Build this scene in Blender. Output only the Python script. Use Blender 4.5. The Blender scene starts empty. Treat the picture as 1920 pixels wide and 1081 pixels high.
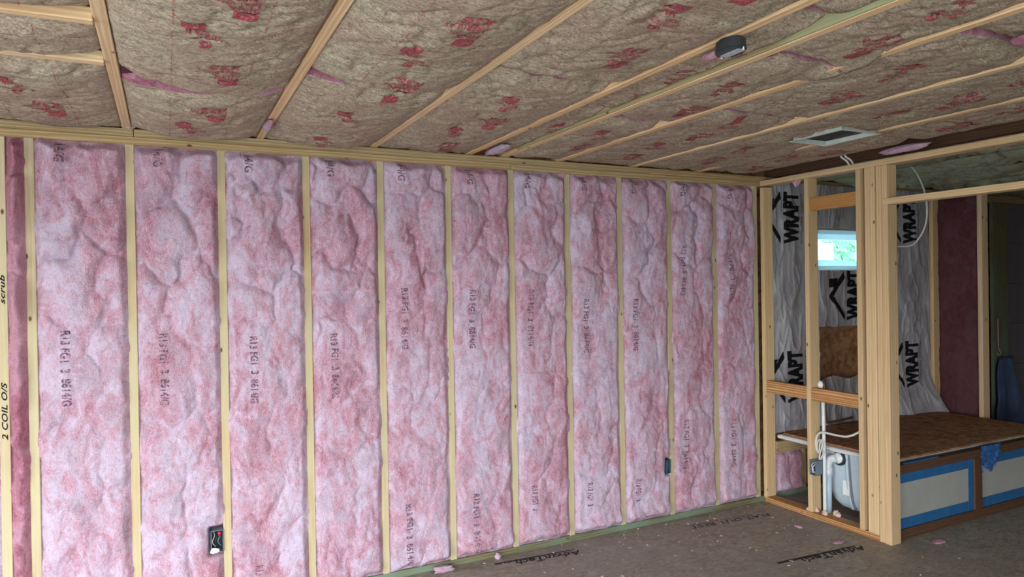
import bpy, bmesh, math, random
import numpy as np
from mathutils import Matrix, Vector
random.seed(7)
COL = bpy.context.scene.collection
SC = bpy.context.scene

# ------------------------------------------------------------------ camera, sky, exposure
R_CAM = [[0.89390, 0.44820, 0.0170], [-0.44820, 0.89390, -0.0020], [-0.01600, -0.00570, 0.99990]]
def rot(a, b, c):
    Rz = Matrix.Rotation(a, 3, 'Z'); Rx = Matrix.Rotation(b, 3, 'X'); Ry = Matrix.Rotation(c, 3, 'Y')
    return Rz @ Rx @ Ry
Rm = rot(-0.4649, -0.0057, 0.0160)
cam_data = bpy.data.cameras.new('camera'); cam = bpy.data.objects.new('camera', cam_data); COL.objects.link(cam)
cam_data.sensor_fit = 'HORIZONTAL'; cam_data.sensor_width = 36.0; cam_data.lens = 24.292; cam_data.clip_start = 0.05
r_, f_, u_ = Rm.col[0], Rm.col[1], Rm.col[2]
M4 = Matrix.Identity(4)
for i in range(3):
    M4[i][0] = r_[i]; M4[i][1] = u_[i]; M4[i][2] = -f_[i]
M4.translation = Vector((0.5456, -3.7745, 1.6444))
cam.matrix_world = M4
SC.camera = cam

W = bpy.data.worlds.new('sky'); SC.world = W; W.use_nodes = True
nt = W.node_tree; bg = nt.nodes['Background']
tcw = nt.nodes.new('ShaderNodeTexCoord'); sx = nt.nodes.new('ShaderNodeSeparateXYZ'); rp = nt.nodes.new('ShaderNodeValToRGB')
nt.links.new(tcw.outputs['Generated'], sx.inputs[0])
mr = nt.nodes.new('ShaderNodeMapRange'); mr.inputs[1].default_value = -1; mr.inputs[2].default_value = 1
nt.links.new(sx.outputs[2], mr.inputs[0]); nt.links.new(mr.outputs[0], rp.inputs[0]); nt.links.new(rp.outputs[0], bg.inputs[0])
e = rp.color_ramp.elements
e[0].position = 0.48; e[0].color = (0.50, 0.52, 0.52, 1); e[1].position = 1.0; e[1].color = (0.62, 0.80, 1.0, 1)
n_ = rp.color_ramp.elements.new(0.53); n_.color = (0.93, 0.97, 1.0, 1)
bg.inputs[1].default_value = 7.0
SC.view_settings.view_transform = 'Standard'; SC.view_settings.look = 'None'
SC.view_settings.gamma = 1.0; SC.view_settings.use_curve_mapping = False
SC.view_settings.exposure = 1.0
SC.cycles.use_denoising = True
SC.cycles.max_bounces = 8; SC.cycles.diffuse_bounces = 5; SC.cycles.transparent_max_bounces = 8
SC.cycles.sample_clamp_indirect = 8.0

def portal(name, loc, direction, sx_, sy_):
    L = bpy.data.lights.new(name, 'AREA'); L.shape = 'RECTANGLE'; L.size = sx_; L.size_y = sy_
    o = bpy.data.objects.new(name, L); COL.objects.link(o); o.location = loc
    o.rotation_euler = Vector(direction).to_track_quat('-Z', 'Z').to_euler()
    L.cycles.is_portal = True; L.energy = 1
    return o
OPX0, OPX1, OPZ1, FRONT = -2.0, 1.6, 2.15, -5.3      # the big open doorway behind the camera
portal('doorway_portal', ((OPX0 + OPX1) / 2, FRONT - 0.02, OPZ1 / 2), (0, 1, 0), OPX1 - OPX0, OPZ1)
LWX, LY0, LY1, LZ1 = -2.3, -4.4, -1.5, 2.1             # a second opening in the left wall
portal('side_portal', (LWX - 0.02, (LY0 + LY1) / 2, LZ1 / 2), (1, 0, 0), LY1 - LY0, LZ1)
portal('window_portal', (5.41, 0.2, 1.875), (0, -1, 0), 0.62, 0.32)
def daylight(name, loc, target, sx_, sy_, energy, color):
    L = bpy.data.lights.new(name, 'AREA'); L.shape = 'RECTANGLE'; L.size = sx_; L.size_y = sy_
    L.energy = energy; L.color = color
    o = bpy.data.objects.new(name, L); COL.objects.link(o); o.location = loc
    o.rotation_euler = (Vector(target) - Vector(loc)).to_track_quat('-Z', 'Z').to_euler()
    return o

# ------------------------------------------------------------------ numeric noise
def _h(ix, iy, s):
    n = (ix.astype(np.int64) * 374761393 + iy.astype(np.int64) * 668265263 + s * 974634777) & 0xffffffff
    n = ((n ^ (n >> 13)) * 1274126177) & 0xffffffff
    n = ((n ^ (n >> 16)) * 2246822519) & 0xffffffff
    return ((n ^ (n >> 15)) & 0xffffff) / float(0xffffff)
def perlin(x, y, s=0):
    ix = np.floor(x); iy = np.floor(y); fx = x - ix; fy = y - iy
    ux = fx * fx * fx * (fx * (fx * 6 - 15) + 10); uy = fy * fy * fy * (fy * (fy * 6 - 15) + 10)
    def g(dx, dy):
        a = _h(ix + dx, iy + dy, s) * 2 * math.pi
        return np.cos(a) * (fx - dx) + np.sin(a) * (fy - dy)
    a = g(0, 0); b = g(1, 0); c = g(0, 1); d = g(1, 1)
    return 1.5 * ((a * (1 - ux) + b * ux) * (1 - uy) + (c * (1 - ux) + d * ux) * uy)
def fbm(x, y, s=0, o=4, r=0.5):
    v = 0; a = 1.0; t = 0
    for k in range(o):
        v = v + a * perlin(x * 2 ** k, y * 2 ** k, s + 17 * k); t += a; a *= r
    return v / t
def worley(x, y, s=0):
    ix = np.floor(x); iy = np.floor(y)
    f1 = np.full(x.shape, 9.0); f2 = np.full(x.shape, 9.0)
    for dx in (-1, 0, 1):
        for dy in (-1, 0, 1):
            px = ix + dx + 0.15 + 0.7 * _h(ix + dx, iy + dy, s); py = iy + dy + 0.15 + 0.7 * _h(ix + dx, iy + dy, s + 99)
            d = np.hypot(px - x, py - y)
            f2 = np.minimum(f2, np.maximum(f1, d)); f1 = np.minimum(f1, d)
    return f1, f2
def sstep(a, b, x):
    t = np.clip((x - a) / (b - a), 0, 1); return t * t * (3 - 2 * t)

# ------------------------------------------------------------------ node material helpers
class NM:
    def __init__(s, name, rough=0.8, spec=0.3):
        s.m = bpy.data.materials.new(name); s.m.use_nodes = True; s.t = s.m.node_tree; s.b = s.t.nodes['Principled BSDF']
        s.b.inputs['Roughness'].default_value = rough; s.b.inputs['Specular IOR Level'].default_value = spec
    def n(s, typ, **kw):
        d = s.t.nodes.new(typ)
        for k, v in kw.items(): setattr(d, k, v)
        return d
    def l(s, a, b): s.t.links.new(a, b)
    def coord(s, kind='Object', scale=(1, 1, 1), rand=False):
        tc = s.n('ShaderNodeTexCoord'); mp = s.n('ShaderNodeMapping'); s.l(tc.outputs[kind], mp.inputs[0]); mp.inputs['Scale'].default_value = scale
        if rand:
            oi = s.n('ShaderNodeObjectInfo'); ml = s.n('ShaderNodeVectorMath', operation='SCALE')
            cx = s.n('ShaderNodeCombineXYZ')
            for i in range(3): s.l(oi.outputs['Random'], cx.inputs[i])
            s.l(cx.outputs[0], ml.inputs[0]); ml.inputs['Scale'].default_value = 37.0
            s.l(ml.outputs[0], mp.inputs['Location'])
        return mp.outputs[0]
    def noise(s, vec, scale, detail=4, rough=0.5, dist=0.0):
        n = s.n('ShaderNodeTexNoise'); s.l(vec, n.inputs['Vector']); n.inputs['Scale'].default_value = scale
        n.inputs['Detail'].default_value = detail; n.inputs['Roughness'].default_value = rough; n.inputs['Distortion'].default_value = dist
        return n.outputs['Fac']
    def ramp(s, fac, stops):
        r = s.n('ShaderNodeValToRGB'); s.l(fac, r.inputs[0]); el = r.color_ramp.elements
        el[0].position, el[0].color = stops[0][0], (*stops[0][1], 1); el[1].position, el[1].color = stops[-1][0], (*stops[-1][1], 1)
        for p, c in stops[1:-1]: q = el.new(p); q.color = (*c, 1)
        return r.outputs[0]
    def mix(s, fac, a, b, mode='MIX'):
        m = s.n('ShaderNodeMix', data_type='RGBA', blend_type=mode)
        for sock, v in ((m.inputs[0], fac), (m.inputs[6], a), (m.inputs[7], b)):
            if isinstance(v, (int, float)): sock.default_value = v
            elif isinstance(v, tuple): sock.default_value = (*v, 1)
            else: s.l(v, sock)
        return m.outputs[2]
    def color(s, c):
        if isinstance(c, tuple): s.b.inputs['Base Color'].default_value = (*c, 1)
        else: s.l(c, s.b.inputs['Base Color'])
    def bump(s, fac, strength=0.3, dist=0.01):
        b = s.n('ShaderNodeBump'); b.inputs['Strength'].default_value = strength; b.inputs['Distance'].default_value = dist
        s.l(fac, b.inputs['Height']); s.l(b.outputs[0], s.b.inputs['Normal'])
G3 = lambda a: (a, a, a)
def plain(name, c, rough=0.6, spec=0.3, var=0.12, scale=9, metal=0.0):
    q = NM(name, rough, spec); v = q.coord('Object')
    f = q.noise(v, scale, 5, 0.6)
    q.color(q.ramp(f, [(0.3, tuple(x * (1 - var) for x in c)), (0.7, tuple(min(1, x * (1 + var)) for x in c))]))
    q.b.inputs['Metallic'].default_value = metal; q.bump(f, 0.15, 0.003)
    return q.m
def wood(name, light, dark, knot=(0.10, 0.05, 0.02), green=None, band=0.5):
    q = NM(name, 0.75, 0.2)
    v = q.coord('Object', (1, 1, 0.035), True); v2 = q.coord('Object', (1, 1, 0.30), True)
    w = q.n('ShaderNodeTexWave', wave_type='RINGS', rings_direction='Z'); q.l(v, w.inputs['Vector'])
    w.inputs['Scale'].default_value = 26; w.inputs['Distortion'].default_value = 7; w.inputs['Detail'].default_value = 2; w.inputs['Detail Scale'].default_value = 1.2
    fine = q.noise(v, 190, 5, 0.65); big = q.noise(v2, 6, 3, 0.5)
    f = q.n('ShaderNodeMath', operation='MULTIPLY_ADD'); q.l(w.outputs['Fac'], f.inputs[0]); f.inputs[1].default_value = band; q.l(fine, f.inputs[2])
    c = q.ramp(f.outputs[0], [(0.35, light), (0.60, tuple((a + b) / 2 for a, b in zip(light, dark))), (0.98, dark)])
    oi = q.n('ShaderNodeObjectInfo')
    c = q.mix(q.ramp(oi.outputs['Random'], [(0, G3(0.86)), (1, G3(1.08))]), G3(0), c, 'MIX') if False else q.mix(1.0, c, q.ramp(oi.outputs['Random'], [(0, (0.84, 0.82, 0.80)), (0.5, (1, 1, 1)), (1, (0.93, 0.84, 0.75))]), 'MULTIPLY')
    if green: c = q.mix(q.ramp(big, [(0.42, G3(0)), (0.62, G3(0.8))]), c, green)
    vo = q.n('ShaderNodeTexVoronoi'); v3 = q.coord('Object', (1, 1, 0.5), True); q.l(v3, vo.inputs['Vector']); vo.inputs['Scale'].default_value = 12.0
    k = q.ramp(vo.outputs['Distance'], [(0.05, G3(0.95)), (0.10, G3(0))])
    c = q.mix(k, c, knot)
    q.color(c); q.bump(f.outputs[0], 0.25, 0.002)
    return q.m
M = {}
M['stud'] = wood('pale_fir', (0.66, 0.56, 0.37), (0.52, 0.42, 0.25), green=(0.56, 0.50, 0.31), band=0.25)
M['stud_tan'] = wood('tan_fir', (0.82, 0.63, 0.38), (0.64, 0.44, 0.23), band=0.35)
M['joist'] = wood('joist_pine', (0.90, 0.72, 0.48), (0.70, 0.48, 0.27), band=0.55)
M['orange'] = wood('orange_spruce', (0.66, 0.35, 0.13), (0.50, 0.23, 0.07), band=0.3)
M['plate'] = wood('plate_pine', (0.60, 0.48, 0.28), (0.40, 0.28, 0.14), band=0.7)
M['treated'] = wood('treated_pine', (0.27, 0.25, 0.15), (0.15, 0.15, 0.08), green=(0.19, 0.27, 0.19), band=0.7)
M['treated_side'] = wood('treated_side', (0.46, 0.40, 0.22), (0.30, 0.25, 0.12), green=(0.36, 0.38, 0.22), band=0.7)
M['sole'] = wood('sole_plate_pine', (0.78, 0.52, 0.26), (0.42, 0.20, 0.07), band=0.9)
M['dark_wood'] = wood('dark_brown_wood', (0.17, 0.09, 0.05), (0.10, 0.05, 0.03), band=0.4)

# pink glass fibre
def fibre(name, pale, mid, deep):
    q = NM(name, 0.95, 0.1)
    v = q.coord('Object', (1, 1, 1), True); vz = q.coord('Object', (1, 1, 0.55), True)
    a0 = q.noise(vz, 3.2, 2, 0.5, 0.6); a1 = q.noise(vz, 12, 7, 0.68, 1.6); b = q.noise(v, 36, 7, 0.72, 2.6); d = q.noise(v, 150, 4, 0.8, 1.5)
    am = q.n('ShaderNodeMath', operation='MULTIPLY_ADD'); q.l(a0, am.inputs[0]); am.inputs[1].default_value = 0.65; q.l(a1, am.inputs[2]); a = am.outputs[0]
    c = q.ramp(a, [(0.62, deep), (0.78, mid), (0.93, pale)])
    gp = q.noise(v, 6.0, 5, 0.6, 1.0); c = q.mix(q.ramp(gp, [(0.50, G3(0)), (0.66, G3(0.55))]), c, tuple(0.8 * k + 0.05 for k in (mid[0] * 0.86, mid[1] * 1.12, mid[2] * 1.1)))
    c = q.mix(0.75, c, q.ramp(b, [(0.34, (0.66, 0.52, 0.56)), (0.50, (0.97, 0.95, 0.96)), (0.7, (1.0, 1.0, 1.0))]), 'MULTIPLY')
    c = q.mix(0.35, c, q.ramp(d, [(0.3, (0.72, 0.66, 0.68)), (0.6, (1, 1, 1))]), 'MULTIPLY')
    vo = q.n('ShaderNodeTexVoronoi'); 
    wv = q.n('ShaderNodeTexWave'); q.l(v, wv.inputs['Vector']); wv.inputs['Scale'].default_value = 22; wv.inputs['Distortion'].default_value = 22
    wv.inputs['Detail'].default_value = 5; wv.inputs['Detail Scale'].default_value = 1.3; wv.inputs['Detail Roughness'].default_value = 0.7
    c = q.mix(q.ramp(wv.outputs['Fac'], [(0.88, G3(0)), (1.0, G3(0.55))]), c, tuple(min(0.95, k * 1.18) for k in pale))
    q.color(c)
    h = q.n('ShaderNodeMath', operation='MULTIPLY_ADD'); q.l(b, h.inputs[0]); h.inputs[1].default_value = 2.2; q.l(d, h.inputs[2])
    h2 = q.n('ShaderNodeMath', operation='MULTIPLY_ADD'); q.l(wv.outputs['Fac'], h2.inputs[0]); h2.inputs[1].default_value = 0.35; q.l(h.outputs[0], h2.inputs[2])
    q.bump(h2.outputs[0], 0.7, 0.006)
    return q.m
M['pink'] = fibre('pink_glass_fibre', (0.78, 0.65, 0.81), (0.71, 0.425, 0.53), (0.56, 0.24, 0.30))
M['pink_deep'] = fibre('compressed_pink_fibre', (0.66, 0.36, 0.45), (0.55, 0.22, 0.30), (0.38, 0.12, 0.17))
M['pink_dull'] = fibre('dark_maroon_fibre', (0.19, 0.085, 0.10), (0.17, 0.06, 0.075), (0.13, 0.045, 0.055))  # darker maroon version of the pink, for the far alcove batt

def kraft(name, base, dark, warm):
    q = NM(name, 0.85, 0.2)
    v = q.coord('Object', (1, 1, 1), True); vs = q.coord('Object', (0.45, 1.0, 1.0), True)
    sp = q.noise(vs, 120, 4, 0.75, 1.0); md = q.noise(v, 3.5, 3, 0.5); st = q.noise(vs, 330, 2, 0.6)
    c = q.mix(q.ramp(md, [(0.35, G3(0)), (0.65, G3(1))]), base, warm)
    c = q.mix(q.ramp(sp, [(0.36, G3(0.9)), (0.56, G3(0))]), c, dark)
    c = q.mix(q.ramp(st, [(0.34, G3(0.8)), (0.48, G3(0))]), c, dark)
    c = q.mix(q.ramp(sp, [(0.60, G3(0)), (0.72, G3(0.35))]), c, tuple(min(1, x * 1.35) for x in base))
    q.color(c)
    wr = q.noise(q.coord('Object', (1, 0.6, 1), True), 17, 5, 0.55, 1.2)
    h = q.n('ShaderNodeMath', operation='MULTIPLY_ADD'); q.l(wr, h.inputs[0]); h.inputs[1].default_value = 2.5; q.l(sp, h.inputs[2])
    q.bump(h.outputs[0], 0.38, 0.003)
    return q.m
M['kraft'] = kraft('kraft_facing', (0.53, 0.46, 0.34), (0.17, 0.13, 0.09), (0.50, 0.38, 0.29))
M['olive'] = kraft('dull_olive_facing', (0.44, 0.46, 0.34), (0.22, 0.24, 0.16), (0.30, 0.27, 0.19))
def ink(name, c, bare, lo=0.36, hi=0.46, scale=140):
    q = NM(name, 0.8, 0.15); f = q.noise(q.coord('Object'), scale, 3, 0.7)
    q.color(q.mix(q.ramp(f, [(lo, G3(1)), (hi, G3(0))]), c, bare)); return q.m
M['red_ink'] = ink('worn_red_ink', (0.33, 0.045, 0.07), (0.44, 0.26, 0.22), 0.36, 0.50, 150)
M['grey_ink'] = ink('faded_grey_ink', (0.13, 0.07, 0.11), (0.62, 0.40, 0.50), 0.38, 0.52, 110)
M['black_ink'] = ink('black_ink', (0.012, 0.012, 0.014), (0.05, 0.05, 0.05), 0.25, 0.3)
M['floor_ink'] = ink('scuffed_floor_ink', (0.035, 0.035, 0.04), (0.22, 0.19, 0.16), 0.34, 0.44, 70)
M['line_ink'] = ink('thin_red_line_ink', (0.35, 0.07, 0.07), (0.35, 0.24, 0.18), 0.42, 0.5, 90)

q = NM('subfloor_board', 0.55, 0.35)
v = q.coord('Object'); vo = q.n('ShaderNodeTexVoronoi'); q.l(q.coord('Object', (1, 2.2, 1)), vo.inputs['Vector']); vo.inputs['Scale'].default_value = 34
fl = q.ramp(vo.outputs['Color'], [(0.2, (0.27, 0.235, 0.185)), (0.8, (0.43, 0.38, 0.305))])
st = q.noise(v, 2.2, 5, 0.6, 0.8); c = q.mix(q.ramp(st, [(0.38, G3(0)), (0.62, G3(0.75))]), fl, (0.32, 0.29, 0.26))
sp = q.noise(v, 26, 4, 0.7, 1.5); c = q.mix(q.ramp(sp, [(0.30, G3(0.8)), (0.38, G3(0))]), c, (0.05, 0.035, 0.025))
gr = q.noise(q.coord('Object', (0.5, 2, 1)), 60, 4, 0.7); c = q.mix(0.6, c, q.ramp(gr, [(0.3, G3(0.55)), (0.6, G3(1.0))]), 'MULTIPLY')
vn = q.n('ShaderNodeTexVoronoi'); q.l(q.coord('Object', (1, 1, 1)), vn.inputs['Vector']); vn.inputs['Scale'].default_value = 11; c = q.mix(q.ramp(vn.outputs['Distance'], [(0.035, G3(0.9)), (0.075, G3(0))]), c, (0.03, 0.025, 0.02))
pt = q.noise(v, 7, 5, 0.65, 0.5); c = q.mix(q.ramp(pt, [(0.52, G3(0)), (0.70, G3(0.5))]), c, (0.42, 0.40, 0.34)); c = q.mix(q.ramp(pt, [(0.30, G3(0.45)), (0.44, G3(0))]), c, (0.15, 0.12, 0.09))
q.color(c); q.bump(gr, 0.2, 0.003); M['subfloor'] = q.m
q = NM('strand_board', 0.8, 0.2); vo = q.n('ShaderNodeTexVoronoi'); q.l(q.coord('Object', (1, 1.6, 1)), vo.inputs['Vector']); vo.inputs['Scale'].default_value = 26
c = q.ramp(vo.outputs['Color'], [(0.2, (0.27, 0.13, 0.065)), (0.8, (0.44, 0.23, 0.12))])
sp = q.noise(q.coord('Object'), 9, 5, 0.65, 1); c = q.mix(q.ramp(sp, [(0.32, G3(0.8)), (0.5, G3(0))]), c, (0.11, 0.045, 0.02))
q.color(c); q.bump(vo.outputs['Distance'], 0.25, 0.003); M['osb'] = q.m
q = NM('grey_housewrap', 0.55, 0.35); f = q.noise(q.coord('Object', (1, 1, 0.5)), 5, 6, 0.6, 1.2)
q.color(q.ramp(f, [(0.3, (0.30, 0.28, 0.31)), (0.55, (0.42, 0.41, 0.44)), (0.75, (0.58, 0.60, 0.62))])); q.bump(f, 0.8, 0.03); M['wrap'] = q.m
M['vinyl'] = plain('white_vinyl', (0.78, 0.87, 0.90), 0.35, 0.5, 0.04)
_m = M['vinyl']; _t = _m.node_tree; _tl = _t.nodes.new('ShaderNodeBsdfTranslucent'); _tl.inputs[0].default_value = (0.7, 0.9, 0.95, 1)
_x = _t.nodes.new('ShaderNodeMixShader'); _x.inputs[0].default_value = 0.35; _t.links.new(_t.nodes['Principled BSDF'].outputs[0], _x.inputs[1]); _t.links.new(_tl.outputs[0], _x.inputs[2]); _t.links.new(_x.outputs[0], _t.nodes['Material Output'].inputs[0])
M['trim_wood'] = plain('grey_trim', (0.35, 0.33, 0.28), 0.7)
M['tub'] = plain('blue_grey_fibreglass', (0.50, 0.60, 0.67), 0.45, 0.4, 0.06, 30)
M['rim'] = plain('white_acrylic', (0.72, 0.74, 0.74), 0.25, 0.5, 0.04)
M['pvc'] = plain('white_pvc', (0.70, 0.75, 0.76), 0.35, 0.5, 0.04)
M['pvc_blue'] = plain('pale_blue_pvc', (0.48, 0.62, 0.72), 0.35, 0.5, 0.04)
M['cable'] = plain('white_cable_sheath', (0.66, 0.67, 0.64), 0.4, 0.5, 0.05)
M['rubber'] = plain('black_rubber', (0.02, 0.025, 0.03), 0.6, 0.3)
M['box_grey'] = plain('grey_box_plastic', (0.17, 0.22, 0.26), 0.5, 0.4)
M['box_dark'] = plain('box_interior', (0.03, 0.04, 0.05), 0.7, 0.2)
M['box_blue'] = plain('teal_box_plastic', (0.05, 0.10, 0.14), 0.5, 0.4)
M['wire_red'] = plain('red_wire_nut', (0.45, 0.02, 0.06), 0.4, 0.4)
M['galv'] = plain('galvanised_steel', (0.66, 0.72, 0.66), 0.4, 0.5, 0.12, 20, 0.2)
M['duct_shade'] = plain('painted_duct_shade', (0.015, 0.017, 0.018), 0.6, 0.3)
M['blue_tape'] = plain('blue_masking_tape', (0.025, 0.135, 0.33), 0.6, 0.3, 0.2, 14)
M['blue_film'] = plain('crumpled_blue_film', (0.03, 0.12, 0.34), 0.3, 0.6, 0.3, 18)
M['navy'] = plain('dark_blue_plastic', (0.07, 0.11, 0.22), 0.5, 0.3, 0.25, 5)
M['panel'] = plain('pale_grey_panel', (0.40, 0.41, 0.38), 0.6, 0.3, 0.06)
M['copper'] = plain('copper_pipe', (0.30, 0.14, 0.07), 0.4, 0.5, 0.2, 30, 0.6)
M['foam'] = plain('pink_white_foam', (0.70, 0.52, 0.46), 0.8, 0.2, 0.15, 40)
M['grey_board'] = plain('dark_grey_board', (0.16, 0.15, 0.17), 0.85, 0.1, 0.12, 3)
M['sheath'] = plain('outer_sheathing', (0.30, 0.22, 0.14), 0.85, 0.1)
M['shell'] = plain('bare_plywood', (0.36, 0.29, 0.20), 0.85, 0.1)
M['ground'] = plain('pale_dirt', (0.46, 0.44, 0.40), 0.95, 0.1, 0.2, 1)
M['leaf'] = plain('leaf_green', (0.20, 0.46, 0.26), 0.7, 0.2, 0.45, 1.5)
M['bark'] = plain('bark', (0.12, 0.09, 0.06), 0.9, 0.1)
q = NM('translucent_sticker', 0.6, 0.2); q.color((0.85, 0.88, 0.88)); tl = q.n('ShaderNodeBsdfTranslucent'); tl.inputs[0].default_value = (0.85, 0.9, 0.9, 1)
mx = q.n('ShaderNodeMixShader'); mx.inputs[0].default_value = 0.6; q.l(q.b.outputs[0], mx.inputs[1]); q.l(tl.outputs[0], mx.inputs[2]); q.l(mx.outputs[0], q.t.nodes['Material Output'].inputs[0]); M['sticker'] = q.m
M['label'] = plain('silvery_label', (0.42, 0.47, 0.50), 0.45, 0.4, 0.25, 60)
M['white_label'] = plain('white_label', (0.80, 0.82, 0.82), 0.6, 0.2, 0.03)
M['black_plastic'] = plain('black_plastic', (0.03, 0.035, 0.04), 0.45, 0.5, 0.3, 12)
M['chip'] = plain('wood_chips', (0.48, 0.40, 0.32), 0.9, 0.1, 0.3, 40)
q = NM('window_glass', 0.0, 0.5); tr = q.n('ShaderNodeBsdfTransparent'); gl = q.n('ShaderNodeBsdfGlossy'); gl.inputs['Roughness'].default_value = 0.02
tr.inputs[0].default_value = (0.86, 1.0, 0.98, 1)
mx = q.n('ShaderNodeMixShader'); mx.inputs[0].default_value = 0.06; q.l(tr.outputs[0], mx.inputs[1]); q.l(gl.outputs[0], mx.inputs[2])
q.l(mx.outputs[0], q.t.nodes['Material Output'].inputs[0]); M['glass'] = q.m

# ------------------------------------------------------------------ object helpers
def tag(o, label=None, cat=None, group=None, kind=None):
    if label: o['label'] = label
    if cat: o['category'] = cat
    if group: o['group'] = group
    if kind: o['kind'] = kind
    return o
def empty(name, loc=(0, 0, 0), label=None, cat=None, group=None, kind=None):
    o = bpy.data.objects.new(name, None); COL.objects.link(o); o.location = loc; o.empty_display_size = 0.1
    return tag(o, label, cat, group, kind)
def link(name, me, mats, parent=None, loc=None, smooth=False):
    o = bpy.data.objects.new(name, me); COL.objects.link(o)
    for m in (mats if isinstance(mats, (list, tuple)) else [mats]): me.materials.append(M[m])
    if smooth: me.polygons.foreach_set('use_smooth', [True] * len(me.polygons))
    if parent:
        o.parent = parent
        pl = Vector(parent.matrix_basis.translation); pp = parent.parent
        while pp: pl = pl + Vector(pp.matrix_basis.translation); pp = pp.parent
        if loc is not None: o.location = Vector(loc) - pl
        else: o.location = -pl
    elif loc is not None: o.location = loc
    return o
def pydata(name, V, F):
    me = bpy.data.meshes.new(name); me.from_pydata([tuple(v) for v in V], [], [tuple(f) for f in F]); me.update(); return me
def box_bm(bm, x0, x1, y0, y1, z0, z1):
    vs = [bm.verts.new(p) for p in ((x0, y0, z0), (x1, y0, z0), (x1, y1, z0), (x0, y1, z0), (x0, y0, z1), (x1, y0, z1), (x1, y1, z1), (x0, y1, z1))]
    for f in ((3, 2, 1, 0), (4, 5, 6, 7), (0, 1, 5, 4), (1, 2, 6, 5), (2, 3, 7, 6), (3, 0, 4, 7)): bm.faces.new([vs[i] for i in f])
def box(name, x0, x1, y0, y1, z0, z1, mat, parent=None, bevel=0.0015, rz=0.0):
    """box whose origin is its centre"""
    c = ((x0 + x1) / 2, (y0 + y1) / 2, (z0 + z1) / 2)
    bm = bmesh.new(); box_bm(bm, x0 - c[0], x1 - c[0], y0 - c[1], y1 - c[1], z0 - c[2], z1 - c[2])
    if bevel: bmesh.ops.bevel(bm, geom=list(bm.edges), offset=bevel, segments=1, affect='EDGES')
    me = bpy.data.meshes.new(name); bm.to_mesh(me); bm.free()
    o = link(name, me, mat, parent, c); o.rotation_euler[2] = rz
    return o
def board(name, x0, x1, y0, y1, z0, z1, mat, parent=None, warp=0.0):
    """timber: local Z runs along its longest side so the grain follows it"""
    d = (x1 - x0, y1 - y0, z1 - z0); c = ((x0 + x1) / 2, (y0 + y1) / 2, (z0 + z1) / 2)
    ax = max(range(3), key=lambda i: d[i])
    if ax == 2: dims = (d[0], d[1], d[2]); rotm = None
    elif ax == 0: dims = (d[2], d[1], d[0]); rotm = (0, math.pi / 2, 0)
    else: dims = (d[0], d[2], d[1]); rotm = (math.pi / 2, 0, 0)
    bm = bmesh.new(); h = [k / 2 for k in dims]; box_bm(bm, -h[0], h[0], -h[1], h[1], -h[2], h[2])
    bmesh.ops.bevel(bm, geom=list(bm.edges), offset=0.0022, segments=1, affect='EDGES')
    if warp and dims[2] > 0.5:
        n = int(dims[2] / 0.25)
        for k in range(1, n):
            bmesh.ops.bisect_plane(bm, geom=bm.verts[:] + bm.edges[:] + bm.faces[:], plane_co=(0, 0, -h[2] + dims[2] * k / n), plane_no=(0, 0, 1))
        p1, p2 = random.uniform(0, 6), random.uniform(0, 6); a1, a2 = random.uniform(-warp, warp), random.uniform(-warp, warp) * 0.3
        for v_ in bm.verts:
            t = (v_.co.z / h[2]); w_ = (1 - t * t)
            v_.co.x += a1 * w_ + 0.0012 * math.sin(7 * t + p1) * w_; v_.co.y += a2 * w_ * 0
    me = bpy.data.meshes.new(name); bm.to_mesh(me); bm.free()
    o = link(name, me, mat, parent, c)
    if rotm: o.rotation_euler = rotm
    return o
def grid_mesh(name, X, Y, Z, keep=None, mats=None):
    ny, nx = X.shape
    me = bpy.data.meshes.new(name); me.vertices.add(nx * ny)
    me.vertices.foreach_set('co', np.stack([X, Y, Z], -1).reshape(-1).astype(np.float32))
    I = np.arange(nx * ny).reshape(ny, nx)
    F = np.stack([I[:-1, :-1], I[:-1, 1:], I[1:, 1:], I[1:, :-1]], -1).reshape(-1, 4)
    mi = None if mats is None else mats.reshape(-1)
    if keep is not None:
        k = keep.reshape(-1); F = F[k]; mi = mi[k] if mi is not None else None
    me.loops.add(F.size); me.loops.foreach_set('vertex_index', F.reshape(-1).astype(np.int32))
    me.polygons.add(len(F)); me.polygons.foreach_set('loop_start', (np.arange(len(F)) * 4).astype(np.int32))
    if mi is not None: me.polygons.foreach_set('material_index', mi.astype(np.int32))
    me.update(calc_edges=True); me.validate()
    return me
def tube_mesh(name, pts, r, seg=10, smooth_n=6, closed=False):
    P = [Vector(p) for p in pts]
    if smooth_n and len(P) > 2:
        Q = []
        for i in range(len(P) - 1):
            p0 = P[max(i - 1, 0)]; p1 = P[i]; p2 = P[i + 1]; p3 = P[min(i + 2, len(P) - 1)]
            for k in range(smooth_n):
                t = k / smooth_n
                Q.append(0.5 * ((2 * p1) + (p2 - p0) * t + (2 * p0 - 5 * p1 + 4 * p2 - p3) * t * t + (3 * p1 - p0 - 3 * p2 + p3) * t ** 3))
        Q.append(P[-1]); P = Q
    V = []; F = []; T = (P[1] - P[0]).normalized(); N = T.orthogonal().normalized()
    for i, p in enumerate(P):
        t = (P[min(i + 1, len(P) - 1)] - P[max(i - 1, 0)]).normalized()
        N = (N - t * N.dot(t)).normalized(); B = t.cross(N); rr = r[i * (len(r) - 1) // max(1, len(P) - 1)] if isinstance(r, (list, tuple)) else r
        for k in range(seg):
            a = 2 * math.pi * k / seg; V.append(p + (N * math.cos(a) + B * math.sin(a)) * rr)
    for i in range(len(P) - 1):
        for k in range(seg):
            a = i * seg + k; b = i * seg + (k + 1) % seg; F.append((a, b, b + seg, a + seg))
    F.append(tuple(range(seg))[::-1]); F.append(tuple((len(P) - 1) * seg + k for k in range(seg)))
    return pydata(name, V, F)
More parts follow.
